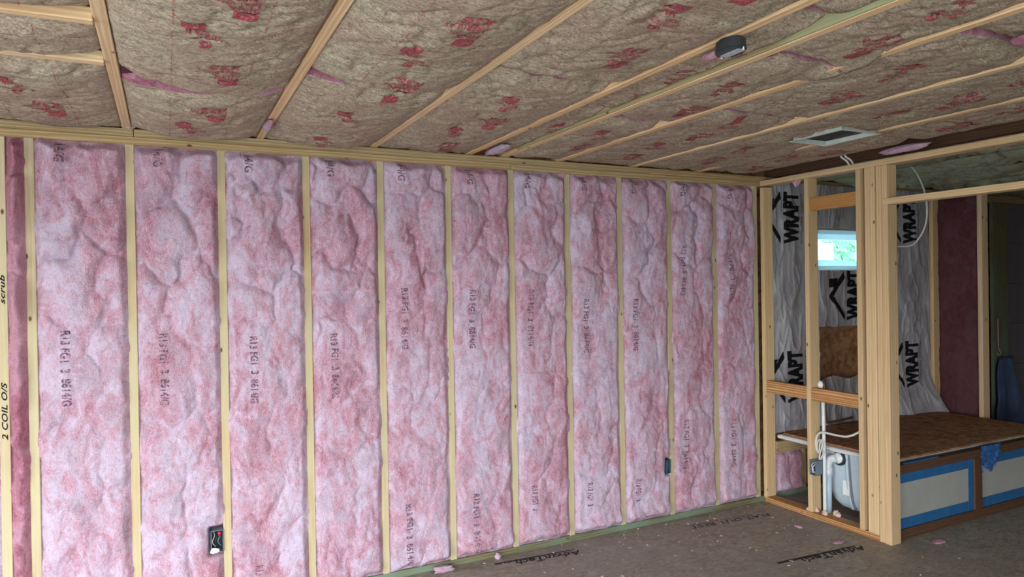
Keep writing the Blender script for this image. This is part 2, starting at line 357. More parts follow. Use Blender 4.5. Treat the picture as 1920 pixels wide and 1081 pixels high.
def tube(name, pts, r, mat, parent=None, seg=10, smooth_n=6):
    return link(name, tube_mesh(name, pts, r, seg, smooth_n), mat, parent, smooth=True)
def lump(name, c, size, mat, seed=0, parent=None, amp=0.35, sub=3):
    bm = bmesh.new(); bmesh.ops.create_icosphere(bm, subdivisions=sub, radius=1.0)
    co = np.array([v.co[:] for v in bm.verts])
    n = fbm(co[:, 0] * 1.3 + seed * 7.1, co[:, 1] * 1.3 + co[:, 2] * 1.7, seed, 4) * amp + 1
    n = n + 0.12 * fbm(co[:, 0] * 5 + co[:, 2] * 3, co[:, 1] * 5 + seed, seed + 5, 3)
    for v_, k, c0 in zip(bm.verts, n, co): v_.co = (c0[0] * k * size[0], c0[1] * k * size[1], c0[2] * k * size[2])
    me = bpy.data.meshes.new(name); bm.to_mesh(me); bm.free()
    return link(name, me, mat, parent, c, smooth=True)

# flat lettering -> 2D meshes cut fine enough to lie on a curved surface
_tc = {}
def glyphs(txt, bold=0.0, step=0.02, w=1.0, h=1.0, shear=0.0):
    key = (txt, bold, round(step, 4), round(w, 4), round(h, 4), shear)
    if key in _tc: return _tc[key]
    cu = bpy.data.curves.new('t', 'FONT'); cu.body = txt; cu.offset = bold; cu.resolution_u = 3; cu.shear = shear; cu.space_character = 1.05
    ob = bpy.data.objects.new('t', cu); COL.objects.link(ob)
    dg = bpy.context.evaluated_depsgraph_get(); me = bpy.data.meshes.new_from_object(ob.evaluated_get(dg))
    bm = bmesh.new(); bm.from_mesh(me); bpy.data.objects.remove(ob); bpy.data.curves.remove(cu); bpy.data.meshes.remove(me)
    xs = [v.co.x for v in bm.verts]; ys = [v.co.y for v in bm.verts]; x0, x1, y0, y1 = min(xs), max(xs), min(ys), max(ys)
    for v_ in bm.verts: v_.co = ((v_.co.x - x0) / (x1 - x0) * w, (v_.co.y - y0) / (y1 - y0) * h, 0)
    cut(bm, w, h, step)
    V = np.array([v_.co[:2] for v_ in bm.verts]); bm.verts.index_update(); F = [tuple(v_.index for v_ in f.verts) for f in bm.faces]; bm.free()
    _tc[key] = (V, F); return _tc[key]
def cut(bm, w, h, step, x0=0.0, y0=0.0):
    for k in range(1, int(w / step) + 1):
        bmesh.ops.bisect_plane(bm, geom=bm.verts[:] + bm.edges[:] + bm.faces[:], plane_co=(x0 + k * step, 0, 0), plane_no=(1, 0, 0))
    for k in range(1, int(h / step) + 1):
        bmesh.ops.bisect_plane(bm, geom=bm.verts[:] + bm.edges[:] + bm.faces[:], plane_co=(0, y0 + k * step, 0), plane_no=(0, 1, 0))
def polys2d(polys, step=0.02):
    bm = bmesh.new(); mx_ = [0, 0]; mn = [9, 9]
    for p in polys:
        vs = [bm.verts.new((a, b, 0)) for a, b in p]
        f = bm.faces.new(vs); mx_ = [max(mx_[0], max(a for a, b in p)), max(mx_[1], max(b for a, b in p))]
        mn = [min(mn[0], min(a for a, b in p)), min(mn[1], min(b for a, b in p))]
    bmesh.ops.triangulate(bm, faces=bm.faces[:])
    cut(bm, mx_[0] - mn[0], mx_[1] - mn[1], step, mn[0], mn[1])
    V = np.array([v_.co[:2] for v_ in bm.verts]); bm.verts.index_update(); F = [tuple(v_.index for v_ in f.verts) for f in bm.faces]; bm.free()
    return V, F
LET = 0
class Print:
    """collects lettering on one surface"""
    def __init__(s): s.V = []; s.F = []
    def add(s, VF, mapping):
        V, F = VF; P = mapping(V[:, 0], V[:, 1]); o = sum(len(a) for a in s.V)
        s.V.append(P); s.F += [tuple(i + o for i in f) for f in F]
    def build(s, name, mat, parent):
        if not s.V: return None
        return link(name, pydata(name, np.concatenate(s.V), s.F), mat, parent)

# ------------------------------------------------------------------ the setting
H = 2.3435; HJ = 2.420
STUDS = [0.003, 0.403, 0.807, 1.224, 1.627, 2.032, 2.443, 2.843, 3.245, 3.657, 4.0685]
XP = 4.516                                    # room face of the partition
floor = empty('floor', kind='structure')
ys = [(-5.3, -3.62), (-3.62, -2.40), (-2.40, -1.185), (-1.185, 0.10)]
for r, (a, b) in enumerate(ys):
    xs_ = [-3.0, -1.0 + 1.1 * (r % 2), 1.45 + 1.1 * (r % 2), 3.35 + 0.9 * (r % 2), 5.9, 9.2] if r != 3 else [-3.0, -2.5, -0.1, 2.33, 4.77, 7.2, 9.2]
    for i in range(len(xs_) - 1):
        p = box('subfloor_panel', xs_[i] + 0.0015, xs_[i + 1] - 0.0015, a + 0.002, b - 0.002, -0.019, 0.0, 'subfloor', floor, 0.001)
box('floor_joist_deck', -3.0, 9.2, -5.3, 0.1, -0.06, -0.021, 'shell', floor, 0)

wall = empty('wall_back', kind='structure')
for k, x in enumerate([-0.112 - 0.4064 * 3, -0.112 - 0.4064 * 2, -0.112 - 0.4064, -0.105] + STUDS + [4.468]):
    board('stud', x - 0.019, x + 0.019, 0.0, 0.089, 0.038, H, 'stud', wall, warp=0.0)
for x in (4.95, 5.085, 5.745, 6.15, 6.51, 7.1, 7.66, 8.1, 8.5):
    board('stud', x - 0.019, x + 0.019, 0.003, 0.089, 0.038, H, 'treated_side' if x > 7 else 'stud_tan', wall)
for a, b in ((-3.0, -0.9), (-0.9, 2.442), (2.445, 4.516), (4.518, 9.2)):
    board('top_plate', a, b, 0.0, 0.089, H, H + 0.0375, 'plate', wall)
for a, b in ((-3.0, 0.421), (0.423, 3.5), (3.502, 4.70), (4.702, 9.2)):
    board('top_plate', a, b, 0.002, 0.089, H + 0.0385, HJ, 'plate', wall)
for a, b in ((-3.0, 0.9), (0.902, 2.455), (2.457, 4.515), (4.517, 9.2)):
    board('bottom_plate', a, b, -0.001, 0.089, 0.0, 0.038, 'treated', wall)
for a in ((-3.0, 5.10, -0.02, 2.7), (5.72, 9.2, -0.02, 2.7), (5.10, 5.72, -0.02, 1.72), (5.10, 5.72, 2.035, 2.7)):
    box('sheathing', a[0], a[1], 0.09, 0.103, a[2], a[3], 'osb', wall, 0)

# partition on the right
part = empty('wall_right', kind='structure')
PX0, PX1 = XP, XP + 0.089
for (a, b, z0, z1, mm) in ((0.0, -0.037, 0.038, 2.335, 'stud_tan'), (-0.397, -0.435, 0.038, 2.345, 'stud_tan'), (-0.797, -0.835, 0.038, 2.345, 'stud_tan'),
        (-0.857, -0.896, 0.038, 2.345, 'stud_tan'), (-0.897, -0.934, 0.038, 2.345, 'stud_tan'), (-0.936, -0.977, 0.0, 2.345, 'stud_tan'),
        (-0.978, -1.020, 0.0, 2.100, 'stud_tan'), (-0.978, -1.018, 2.139, 2.345, 'stud_tan')):
    o_ = {-0.857: 0.003, -0.897: -0.002, -0.936: 0.003, -0.978: -0.002}.get(a, 0)
    board('stud', PX0 + o_, PX1 + o_, b + 0.0008, a - 0.0008, z0, z1, mm, part)
board('bottom_plate', PX0, PX1, -0.9355, -0.003, 0.0, 0.037, 'sole', part)
board('top_plate', PX0, PX1, -3.6, -0.003, 2.346, 2.384, 'stud_tan', part)
board('header', PX0, PX1, -2.6, -0.9785, 2.1005, 2.1385, 'stud_tan', part)
board('blocking', PX0 + 0.001, PX0 + 0.038, -0.396, -0.038, 0.815, 0.903, 'sole', part)
board('blocking', PX0 + 0.001, PX0 + 0.038, -0.796, -0.436, 0.812, 0.900, 'sole', part)
board('blocking', PX0 + 0.012, PX0 + 0.05, -0.796, -0.436, 2.120, 2.209, 'orange', part)
for y in (-2.6, -3.0, -3.4):
    board('stud', PX0, PX1, y - 0.038, y, 0.0, 2.345, 'stud_tan', part)

# far wall of the bath alcove
X2 = 6.53
far = empty('wall_far', kind='structure')
for y in (0.0, -0.402, -0.81, -1.22, -1.6):
    board('stud', X2, X2 + 0.089, y - 0.038, y - 0.001, 0.038, 2.345, 'stud_tan' if y > -0.3 else 'joist', far)
board('bottom_plate', X2, X2 + 0.089, -1.9, -0.001, 0.0, 0.037, 'stud_tan', far)
board('top_plate', X2, X2 + 0.089, -1.9, -0.003, 2.346, 2.384, 'treated_side', far)

# grey boarding on the back wall of the next room, lap by lap
for k in range(6):
    box('grey_panel', 7.69, 9.19, -0.006, 0.001, 0.04 + k * 0.385, 0.04 + k * 0.385 + 0.381, 'grey_board', wall, 0.002)
    box('grey_panel', 6.64, 7.43, 0.02, 0.03, 0.04 + k * 0.385, 0.04 + k * 0.385 + 0.381, 'grey_board', wall, 0.002)
box('corner_post', 7.44, 7.68, -0.03, 0.0, 0.04, H, 'treated', wall, 0.002)

wl = empty('wall_left', kind='structure')
for a in ((-5.3, LY0, 0, 2.7), (LY1, 0.1, 0, 2.7), (LY0, LY1, LZ1, 2.7)):
    box('wall_panel', LWX - 0.1, LWX, a[0], a[1], a[2], a[3], 'shell', wl, 0)
we = box('wall_end', 9.2, 9.23, -5.3, 0.1, 0, 2.7, 'shell', None, 0); tag(we, kind='structure')
wf = empty('wall_front', kind='structure')
box('wall_panel', -3.0, OPX0, FRONT - 0.1, FRONT, 0, 2.7, 'shell', wf, 0)
box('wall_panel', OPX1, 9.2, FRONT - 0.1, FRONT, 0, 2.7, 'shell', wf, 0)
box('wall_panel', OPX0, OPX1, FRONT - 0.1, FRONT, OPZ1, 2.7, 'shell', wf, 0)
rd = box('trim_roof_deck', -3.1, 9.3, -5.5, 0.2, 2.70, 2.74, 'shell', None, 0); tag(rd, kind='structure')
gd = box('ground', -60, 60, -60, 60, -0.6, -0.5, 'ground', None, 0); tag(gd, kind='structure')

# ceiling joists
ceil = empty('ceiling', kind='structure')
JX = [-1.395, -0.797, -0.200, 0.3937, 0.9988, 1.5959, 2.174, 2.4093, 2.7934, 3.371, 3.946]
for x in JX:
    board('joist', x - 0.019, x + 0.019, -5.28, 0.085, HJ + 0.001, HJ + 0.185, 'joist', ceil)
board('joist', 2.3885, 2.3895, -5.2, -0.2, HJ + 0.004, HJ + 0.17, 'treated_side', ceil)
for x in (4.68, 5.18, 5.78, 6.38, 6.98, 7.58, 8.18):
    board('joist', x - 0.019, x + 0.019, -5.28, 0.085, HJ + 0.001, HJ + 0.185, 'dark_wood', ceil)  # dark tone stands in for the shade of the cavity above the partition
for y, x1 in ((-1.475, 0.374), (-1.072, 0.374)):
    board('strapping', -0.18, x1, y - 0.019, y + 0.019, HJ - 0.010, HJ + 0.03, 'joist', ceil)

# ------------------------------------------------------------------ pink wall batts
def pink_h(x, z, xl, xr, z0, z1, seed, lob=1.0, holes=()):
    """how far the fibre stands out of the wall plane"""
    wob = 0.011 * perlin(z * 6 + seed, z * 0 + 0.5, seed + 3) + 0.004 * perlin(z * 31 + seed, z * 0 + 3.5, seed + 4)
    el = x - xl + wob; er = xr - x + 0.011 * perlin(z * 5 + 9 + seed, z * 0 + 0.7, seed + 5) + 0.004 * perlin(z * 27, z * 0 + 1.5, seed + 6)
    eb = z - z0 + 0.02 * perlin(x * 14 + seed, z * 0 + 2.1, seed + 7); et = z1 - z + 0.02 * perlin(x * 12 + seed, z * 0 + 5.1, seed + 8)
    prof = sstep(-0.010, 0.032, el) * sstep(-0.010, 0.032, er); vert = sstep(-0.005, 0.04, eb) * sstep(-0.01, 0.05, et)
    u = np.clip((x - xl) / (xr - xl), 0, 1)
    wx = x + 0.11 * fbm(x * 5, z * 4, seed + 11, 4); wz = z + 0.17 * fbm(x * 4 + 5, z * 3.2, seed + 12, 4)
    f1, f2 = worley(wx / 0.27 + seed * 3.1, wz / 0.36, seed + 20); cm = sstep(-0.05, 0.35, perlin(x * 5 + seed, z * 4, seed + 40)); c1 = (1 - np.exp(-(f2 - f1) * 3.2)) - 0.30 * cm * np.exp(-(f2 - f1) * 20)
    g1, g2 = worley(wx / 0.13 + seed, wz / 0.20, seed + 21); c2 = 1 - np.exp(-(g2 - g1) * 5)
    up = 0.42 + 0.75 * sstep(1.2, 1.95, z)
    lobes = (0.034 * c1 * up + 0.003 * c2) * lob
    rid = 1 - np.abs(fbm(wx * 5, wz * 2.2, seed + 13, 3)) * 3.2; crease = -0.0045 * np.clip(rid, 0, 1) ** 6
    fine = 0.014 * fbm(x * 7, z * 5, seed + 14, 4) + 0.003 * fbm(x * 34, z * 28, seed + 15, 3, 0.6)
    low = 0.022 * np.exp(-((z - z0 - 0.055 - 0.02 * perlin(x * 9, z * 0, seed)) / 0.035) ** 2)
    h = -0.017 + (0.021 + lobes + 0.012 * 4 * u * (1 - u)) * prof * vert + (crease + fine) * (0.35 + 0.65 * prof) + low * prof
    rag = np.clip(perlin(z * 5 + seed * 1.7, (x > (xl + xr) / 2) * 3.3 + z * 0, seed + 30) + 0.35 * perlin(z * 23, (x > (xl + xr) / 2) * 5.1 + z * 0, seed + 31), 0, 1)
    h = h + 0.032 * rag * (1 - prof) * sstep(-0.013, -0.005, np.minimum(x - xl, xr - x))
    for (a, b, c, d) in holes:
        inside = sstep(-0.012, 0.006, x - a) * sstep(-0.012, 0.006, b - x) * sstep(-0.016, 0.006, z - c) * sstep(-0.016, 0.006, d - z)
        ring = sstep(-0.05, -0.006, x - a) * sstep(-0.05, -0.006, b - x) * sstep(-0.06, -0.006, z - c) * sstep(-0.06, -0.006, d - z)
        h = h * (1 - ring * 0.55) - 0.085 * inside
    return h
def pink_batt(xl, xr, z0, z1, seed, label, prints=(), step=0.006, mat='pink', lob=1.0, holes=(), y0=0.0, group='pink wall batts', name='insulation_batt', over=0.011):
    nx = max(8, int((xr - xl) / step)); nz = int((z1 - z0) / step)
    X, Z = np.meshgrid(np.linspace(xl - over, xr + over, nx), np.linspace(z0 - 0.004, z1 + 0.004, nz))
    Hh = pink_h(X, Z, xl, xr, z0, z1, seed, lob, holes)
    t = empty(name, ((xl + xr) / 2, y0, z0), label, 'insulation batt', group)
    # back and sides of the batt
    Y = y0 - Hh
    me = grid_mesh('fibre_face', X, Y, Z); link('fibre_face', me, mat, t, smooth=True)
    box('fibre_core', xl + 0.003, xr - 0.003, y0 + 0.052 + (0.03 if holes else 0), y0 + 0.088, z0 + 0.002, z1 - 0.002, mat, t, 0)
    for (txt, xc, zt, ln) in prints:
        P = Print(); wdt = 0.040
        def mp(a, b, xc=xc, zt=zt):
            x = xc - wdt / 2 + b + 0.004 * perlin(a * 9 + xc, a * 0 + 0.3, 5); z = zt - a
            return np.stack([x, y0 - pink_h(x, z, xl, xr, z0, z1, seed, lob, holes) - 0.0022, z], -1)
        ok = zt - ln > z0 and zt < z1
        if ok: P.add(glyphs(txt, 0.035, 0.006, ln, wdt), mp); P.build('ink_print', 'grey_ink', t)
    return t
TXT = 'R13 FG1  3  8614/G'
L = 0.345
bays = []
edges = STUDS + [4.468]
lab = ['pink fibreglass batt in the leftmost full-width stud bay, pale at its foot',
       'pink batt in second full bay from left, notched around dark box',
       'pink batt in third full bay from left, just right of the dark electrical box stud',
       'pink batt in fourth full bay from left, deep fold along its right edge',
       'pink batt in fifth full bay from left, loose fold at its foot',
       'pink batt in sixth full bay from left, middle of the wall',
       'pink batt in seventh full bay from left, creased across its upper third',
       'pink batt in eighth full bay from left, above the treated bottom plate',
       'pink batt in ninth full bay from left, notched for teal box',
       'pink batt in second bay from the wall corner, narrow dusky rose',
       'pink batt in the last bay before the wall corner and bath partition']
tops = [1.465, 1.434, 1.401, 1.396, 1.634, 1.617, 1.610, 1.545, 1.536, 1.896, 1.843]
cols = [0.132, 0.535, 0.946, 1.352, 1.746, 2.160, 2.553, 2.956, 3.343, 3.757, 4.191]
lows = [None, None, 0.226, None, 0.412, 0.411, 0.400, 0.361, 0.330, 0.688, 0.647]
for k in range(11):
    xl = edges[k] + 0.019; xr = edges[k + 1] - 0.019
    pr = [(TXT, cols[k], tops[k], L)]
    if lows[k]: pr.append((TXT if lows[k] > 0.4 else 'R13 FG1  3', cols[k] + 0.01, lows[k], L if lows[k] > 0.4 else 0.15))
    pr.append(('14/G', cols[k] - 0.01, 2.325, 0.09))
    holes = ()
    if k == 1: holes = ((0.724, 0.800, 0.318, 0.446),)
    if k == 8: holes = ((3.598, 3.650, 0.325, 0.432),)
    pink_batt(xl, xr, 0.038, H, 11 + k * 5, lab[k], pr, holes=holes, lob=1.25 if k < 4 else 0.9)
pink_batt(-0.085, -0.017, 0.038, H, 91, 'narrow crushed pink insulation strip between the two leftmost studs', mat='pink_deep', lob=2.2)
for k in range(3):
    xr = -0.112 - 0.4064 * k - 0.02; xl = xr - 0.366
    pink_batt(xl, xr, 0.038, H, 101 + k, ['pink batt left of the stud with black handwriting', 'pink batt beyond the left edge, second bay past the handwriting stud', 'pink batt furthest left of the wall'][k], step=0.012)
pink_batt(4.62, 4.925, 0.03, 0.355, 141, 'low pink batt under the tub ledger seen through the partition', step=0.008, group='bath wall batts')
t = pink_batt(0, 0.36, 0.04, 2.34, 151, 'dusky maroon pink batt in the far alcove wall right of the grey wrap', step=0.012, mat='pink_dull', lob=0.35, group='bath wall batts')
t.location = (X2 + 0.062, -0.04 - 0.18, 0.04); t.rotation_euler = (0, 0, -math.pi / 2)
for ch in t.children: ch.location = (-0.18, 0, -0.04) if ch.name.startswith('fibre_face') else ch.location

# handwriting on the leftmost visible stud
for txt, z0_, ln, hh in (('2 COIL O/S', 0.985, 0.26, 0.022), ('scrub', 1.593, 0.13, 0.02)):
    P = Print(); P.add(glyphs(txt, 0.02, 0.05, ln, hh, 0.3), lambda a, b, z0_=z0_, hh=hh: np.stack([-0.105 + hh / 2 - b, a * 0 - 0.0016, z0_ + a], -1)); P.build('handwriting', 'black_ink', wall)

# ------------------------------------------------------------------ kraft faced ceiling batts
def kz(x, y, p):
    xl, xr, ya, yb, B, seed = p['xl'], p['xr'], p['ya'], p['yb'], p['B'], p['seed']      # ya nearer the pink wall (greater), yb farther
    u = np.clip((x - xl) / (xr - xl), 0, 1)
    prof = np.clip(4 * u * (1 - u), 0, 1) ** 0.62
    ea = ya - y + 0.02 * perlin(x * 9 + seed, x * 0, seed); eb = y - yb + 0.02 * perlin(x * 9, x * 0 + 3, seed)
    ta = sstep(-0.02, p.get('ra', 0.12), ea); tb = sstep(-0.02, p.get('rb', 0.09), eb)
    w1 = x + 0.05 * fbm(x * 4, y * 4, seed + 1, 3); w2 = y + 0.05 * fbm(x * 4 + 7, y * 4, seed + 2, 3)
    rid = 1 - np.abs(fbm(w1 * 2.2, w2 * 4.5, seed + 3, 3)) * 9; cr = 1.5 * np.clip(rid, 0, 1) ** 2
    rid2 = 1 - np.abs(fbm((w1 + w2) * 4.2, (w2 - w1) * 2.0, seed + 4, 3)) * 6; cr2 = np.clip(rid2, 0, 1) ** 3
    lo = fbm(x * 3.2, y * 3.0, seed + 5, 3)
    edge = 1 - 0.6 * prof
    tuck = 0.006 * (1 - prof) * perlin(y * 7, y * 0 + seed, seed + 6)
    z = HJ + 0.010 - B * prof * (0.35 + 0.65 * ta) * (0.6 + 0.4 * tb) + 0.008 * p.get('fold', 1.0) * (cr + cr2) * (0.5 + edge) * sstep(0.0, 0.45, prof) - 0.020 * lo * prof * prof \
        + 0.0025 * fbm(x * 28, y * 22, seed + 7, 3) + tuck + 0.045 * (1 - ta) * p.get('ca', 0.5) + 0.045 * (1 - tb) * p.get('cb', 0.6)
    return z - p.get('drop', 0.0)
def kraft_batt(xl, xr, ya, yb, B, seed, label, mat='kraft', step=0.011, prints=True, pu=None, pi=None, group='kraft faced ceiling batts', hide=None, hole=None, skew=None, **kw):
    p = dict(xl=xl, xr=xr, ya=ya, yb=yb, B=B, seed=seed, **kw)
    nx = max(6, int((xr - xl) / step)); ny = int((ya - yb) / step)
    U, Y = np.meshgrid(np.linspace(0, 1, nx), np.linspace(yb, ya, ny))
    X = xl + U * (xr - xl)
    Z = kz(X, Y, p)
    if hide:   # a flap of paper lying over the joist on the right
        a, b, w_ = hide; k = sstep(b - 0.05, b + 0.12, Y) * (1 - sstep(a - 0.10, a + 0.05, Y)); s = sstep(0.80, 1.0, U) * k
        X = X + s * w_; Z = Z * (1 - s) + np.minimum(Z, HJ - 0.010 + 0.003 * fbm(X * 20, Y * 20, 3, 2)) * s
    yn = 0.012 * perlin(X * 13 + seed, Y * 0, seed) ; Y = Y + yn * (sstep(0.9, 1, (Y - yb) / (ya - yb)) + sstep(0.9, 1, 1 - (Y - yb) / (ya - yb)))
    if skew:
        vv = (Y - yb) / (ya - yb)
        Y = Y + skew[0] * (1 - U) ** 2.2 * (1 - sstep(0, 0.35, vv)) + skew[1] * (1 - U) ** 2.2 * sstep(0.65, 1, vv) + skew[2] * U ** 3 * (1 - sstep(0, 0.3, vv))
    # pink sides: one ring of vertices lifted
    Xp = np.pad(X, 1, 'edge'); Yp = np.pad(Y, 1, 'edge'); Zp = np.pad(Z, 1, 'edge')
    Zp[0, :] += 0.10; Zp[-1, :] += 0.10; Zp[1:-1, 0] += 0.10; Zp[1:-1, -1] += 0.10
    mats = np.ones((ny + 1, nx + 1), int); mats[1:-1, 1:-1] = 0
    kp = None
    if hole:
        xm = (Xp[:-1, :-1] + Xp[1:, 1:]) / 2; ym = (Yp[:-1, :-1] + Yp[1:, 1:]) / 2
        kp = ~((xm > hole[0]) & (xm < hole[1]) & (ym > hole[2]) & (ym < hole[3]))
    me = grid_mesh('facing', Xp, Yp, Zp, kp, mats=mats)
    t = empty('kraft_faced_batt' if mat == 'kraft' else 'film_faced_batt', ((xl + xr) / 2, (ya + yb) / 2, HJ), label, 'insulation batt', group)
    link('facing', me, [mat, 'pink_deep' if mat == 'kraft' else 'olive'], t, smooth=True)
    if prints:
        P = Print(); rows_ = {-1: ((0.00, 0.047, 0.062, None, 0), (0.054, 0.038, 0.082, 'PINK', 0), (0.099, 0.021, 0.105, 'NEXT GEN', 0), (0.127, 0.021, 0.132, 'FIBERGLAS', 0), (0.158, 0.044, 0.098, 'R38', 0)),
                 1: ((0.00, 0.047, 0.062, None, 0), (0.054, 0.036, 0.065, 'INK', 0.012), (0.098, 0.021, 0.042, 'GEN', 0.062), (0.126, 0.021, 0.098, 'ERGLAS', 0.030), (0.156, 0.038, 0.034, '8', 0.050))}
        P2 = Print()
        def put(x0, y0, sg, seed_):
            P = Print(); worn = random.random() < 0.3
            for d, hh, ww, txt, ao in rows_[sg]:
                if txt: VF = glyphs(txt, 0.03 if txt in ('PINK', 'R38', 'INK', '8') else 0.022, 0.014, ww, hh, 0.15 if txt == 'R38' else 0.0)
                else: VF = LOGO
                def mp(a, b, d=d, hh=hh, ao=ao):
                    dd = d + hh - b; x = x0 + sg * (a + ao); y = y0 + sg * dd
                    return np.stack([x, y, kz(x, y, p) - 0.0028], -1)
                y_end = y0 + sg * (d + hh)
                if not (yb + 0.02 < y_end < ya - 0.02 and yb + 0.02 < y0 < ya - 0.02): continue
                if hole and hole[2] - 0.25 < y0 < hole[3] + 0.25: continue
                P.add(VF, mp)
            P.build('red_print', 'red_ink', t)
        w_ = xr - xl; sc = 1.0 if w_ > 0.5 else 0.55
        for y0 in (pu or []): put(xl + 0.181 * sc, y0, 1, seed)
        for y0 in (pi or []): put(xl + 0.365 * (1.0 if w_ > 0.5 else 0.8), y0, -1, seed)
        for xo in (0.160 * sc, 0.395 * sc):     # dashed trim lines
            y = yb + 0.05
            while y < ya - 0.06:
                ln = 0.035 if random.random() < 0.8 else 0.07
                VF = polys2d([[(0, 0), (ln, 0), (ln, 0.0022), (0, 0.0022)]], 0.015)
                P2.add(VF, lambda a, b, y=y, xo=xo: np.stack([xl + xo + b, y + a, kz(xl + xo + b, y + a, p) - 0.0026], -1)); y += ln + 0.022
        for y0 in (pi or []):                   # thin cross lines
            if yb + 0.05 < y0 + 0.035 < ya - 0.05:
                VF = polys2d([[(0, 0), (0.235, 0), (0.235, 0.002), (0, 0.002)]], 0.015)
                P2.add(VF, lambda a, b, y0=y0: np.stack([xl + 0.16 * sc + a * sc, y0 + 0.035 + b, kz(xl + 0.16 * sc + a * sc, y0 + 0.035 + b, p) - 0.0026], -1))
        lp = P2.build('dashed_lines', 'line_ink', t)
        if lp: lp['kind'] = 'stuff'
    return t
LOGO = polys2d([[(0, 0), (0.062, 0), (0.062, 0.05), (0, 0.05)]], 0.014)
spec = [  # xl index, B, seams, colour order words
    (0, 0.05, (0.0, -1.2, -2.4, -3.6, -4.8), 'far left bay, outside left'),
    (1, 0.05, (0.0, -1.2, -2.4, -3.6, -4.8), 'left bay next to the strapping'),
    (2, 0.045, (-0.01, -1.075, -1.478, -2.5, -3.7, -4.8), 'bay with the cross strapping'),
    (3, 0.075, (-0.01, -0.945, -2.15, -3.35, -4.6), 'bay right of the knotted first joist'),
    (4, 0.062, (-0.01, -1.195, -2.42, -3.6, -4.8), 'bay between second and third joists'),
    (5, 0.030, (-0.01, -1.50, -2.72, -3.9, -5.1), 'bay left of the black junction can'),
    (6, 0.000, (-0.06, -1.10, -2.30, -3.5, -4.7), 'narrow strip beside the greenish joist'),
    (7, 0.014, (-0.02, -1.02, -2.02, -3.2, -4.4), 'bay right of the greenish joist'),
    (8, 0.012, (-0.02, -1.35, -2.45, -3.6, -4.8), 'bay three from the partition'),
    (9, 0.012, (-0.02, -1.05, -2.38, -3.5, -4.7), 'bay holding the open duct boot'),
    (10, 0.008, (-0.05, -1.25, -2.45, -3.6, -4.8), 'bay beside the partition top plate')]
rowname = ['first from pink wall', 'second from pink wall', 'third from pink wall', 'fourth from pink wall', 'fifth from pink wall']
for si, (j, B, seams, words) in enumerate(spec):
    xl = JX[j] + 0.020; xr = (JX[j + 1] - 0.020) if j < 10 else 4.40
    for r in range(len(seams) - 1):
        gp = {2: 0.030, 3: 0.010, 4: 0.008}.get(j, 0.005) if r <= 2 else 0.004
        ya, yb = seams[r] - (gp if r else 0), seams[r + 1] + (gp if r < 2 else 0.004)
        seen = (r <= 2 and j >= 2)
        pi_, pu_ = [], []
        if j == 3 and r == 0: pi_, pu_ = [-0.60], [-0.50]
        elif j == 3 and r == 1: pi_, pu_ = [-1.20, -1.80], [-1.735]
        elif j == 4 and r == 0: pi_, pu_ = [-1.09], [-0.90, -0.38]
        elif j == 4 and r == 1: pi_, pu_ = [-1.24, -1.84], [-1.77]
        else:
            y0 = ya - 0.12 - 0.23 * ((si * 7 + r * 3) % 5) / 5
            while y0 > yb + 0.3: pi_.append(y0); pu_.append(y0 - 0.53); y0 -= 0.60
        kraft_batt(xl, xr, ya, yb, B * (1.0 if r < 2 else 0.8), 31 + si * 13 + r * 3, f'kraft ceiling batt, {rowname[r]}, {words}',
                   step=0.011 if seen else 0.03, prints=seen, pu=pu_, pi=pi_, ra=0.20 if r == 0 and j < 6 else 0.08,
                   ca=-0.1 if r == 0 else 0.95 if (r == 1 and j in (3, 4)) else 0.6, cb=0.8 if j == 2 else {3: -0.05, 4: 0.25}.get(j, 0.5) if r == 0 else 0.5,
                   hide=(-1.86, -2.6, 0.05) if (j == 7 and r == 1) else (-1.6, -2.22, 0.05) if (j == 7 and r == 2) else (-0.2, -0.86, 0.05) if (j == 9 and r == 0) else None, drop=-0.012 if j == 6 else 0, skew={(3, 0): (0.075, 0, 0.0), (3, 1): (0, -0.02, 0), (4, 0): (0.02, 0, 0.03), (7, 0): (0.02, 0, 0.0), (8, 1): (0.05, 0, 0.06), (9, 0): (0.0, 0, 0.03)}.get((j, r)), hole=(3.650, 3.93, -1.382, -1.058) if j == 9 else None)
# bath side, film faced and dull
for bi, x in enumerate((4.70, 5.20, 5.80, 6.40, 7.0, 7.6)):
    for r, (ya, yb) in enumerate(((-0.01, -1.2), (-1.21, -2.4))):
        kraft_batt(x, x + (0.46 if bi == 0 else 0.535), ya, yb, 0.05, 301 + bi * 5 + r, f'olive film-faced batt, {["first", "second", "third", "fourth", "fifth", "sixth"][bi]} bay past the partition, {["at outer wall", "nearer the room"][r]}',
                   mat='olive', step=0.02, prints=False, group='bath ceiling batts', ra=0.1, fold=3.5)

# tufts of loose pink fibre
def tuft(c, size, label, seed, mat='pink'):
    o = lump('fibre_tuft', c, size, mat, seed, amp=0.45, sub=4); tag(o, label, 'insulation scrap', 'loose pink fibre'); return o
tuft((2.27, -0.17, 2.424), (0.035, 0.14, 0.018), 'torn pink fibre tuft between the doubled joists at the pink wall', 3)
tuft((2.215, -1.985, 2.408), (0.022, 0.045, 0.010), 'pale pink fibre tuft hanging beside the black junction can', 5)
tuft((4.455, -1.17, 2.408), (0.040, 0.15, 0.020), 'pink fibre tuft lying on the partition top plate', 7)
tuft((0.50, -0.915, 2.425), (0.075, 0.018, 0.015), 'torn pink fibre showing in the seam beside the knotted first joist', 9, 'pink_deep')
tuft((0.99, -0.36, 2.412), (0.020, 0.10, 0.020), 'pink fibre tuft clinging to the second joist above the top plate', 12)
tuft((0.403, -0.02, 2.43), (0.03, 0.02, 0.015), 'small pale fibre tuft at the foot of the knotted first joist', 14)
tuft((4.56, -0.30, 2.35), (0.012, 0.035, 0.04), 'wisp of pale fibre caught on the partition plate near the corner', 16)
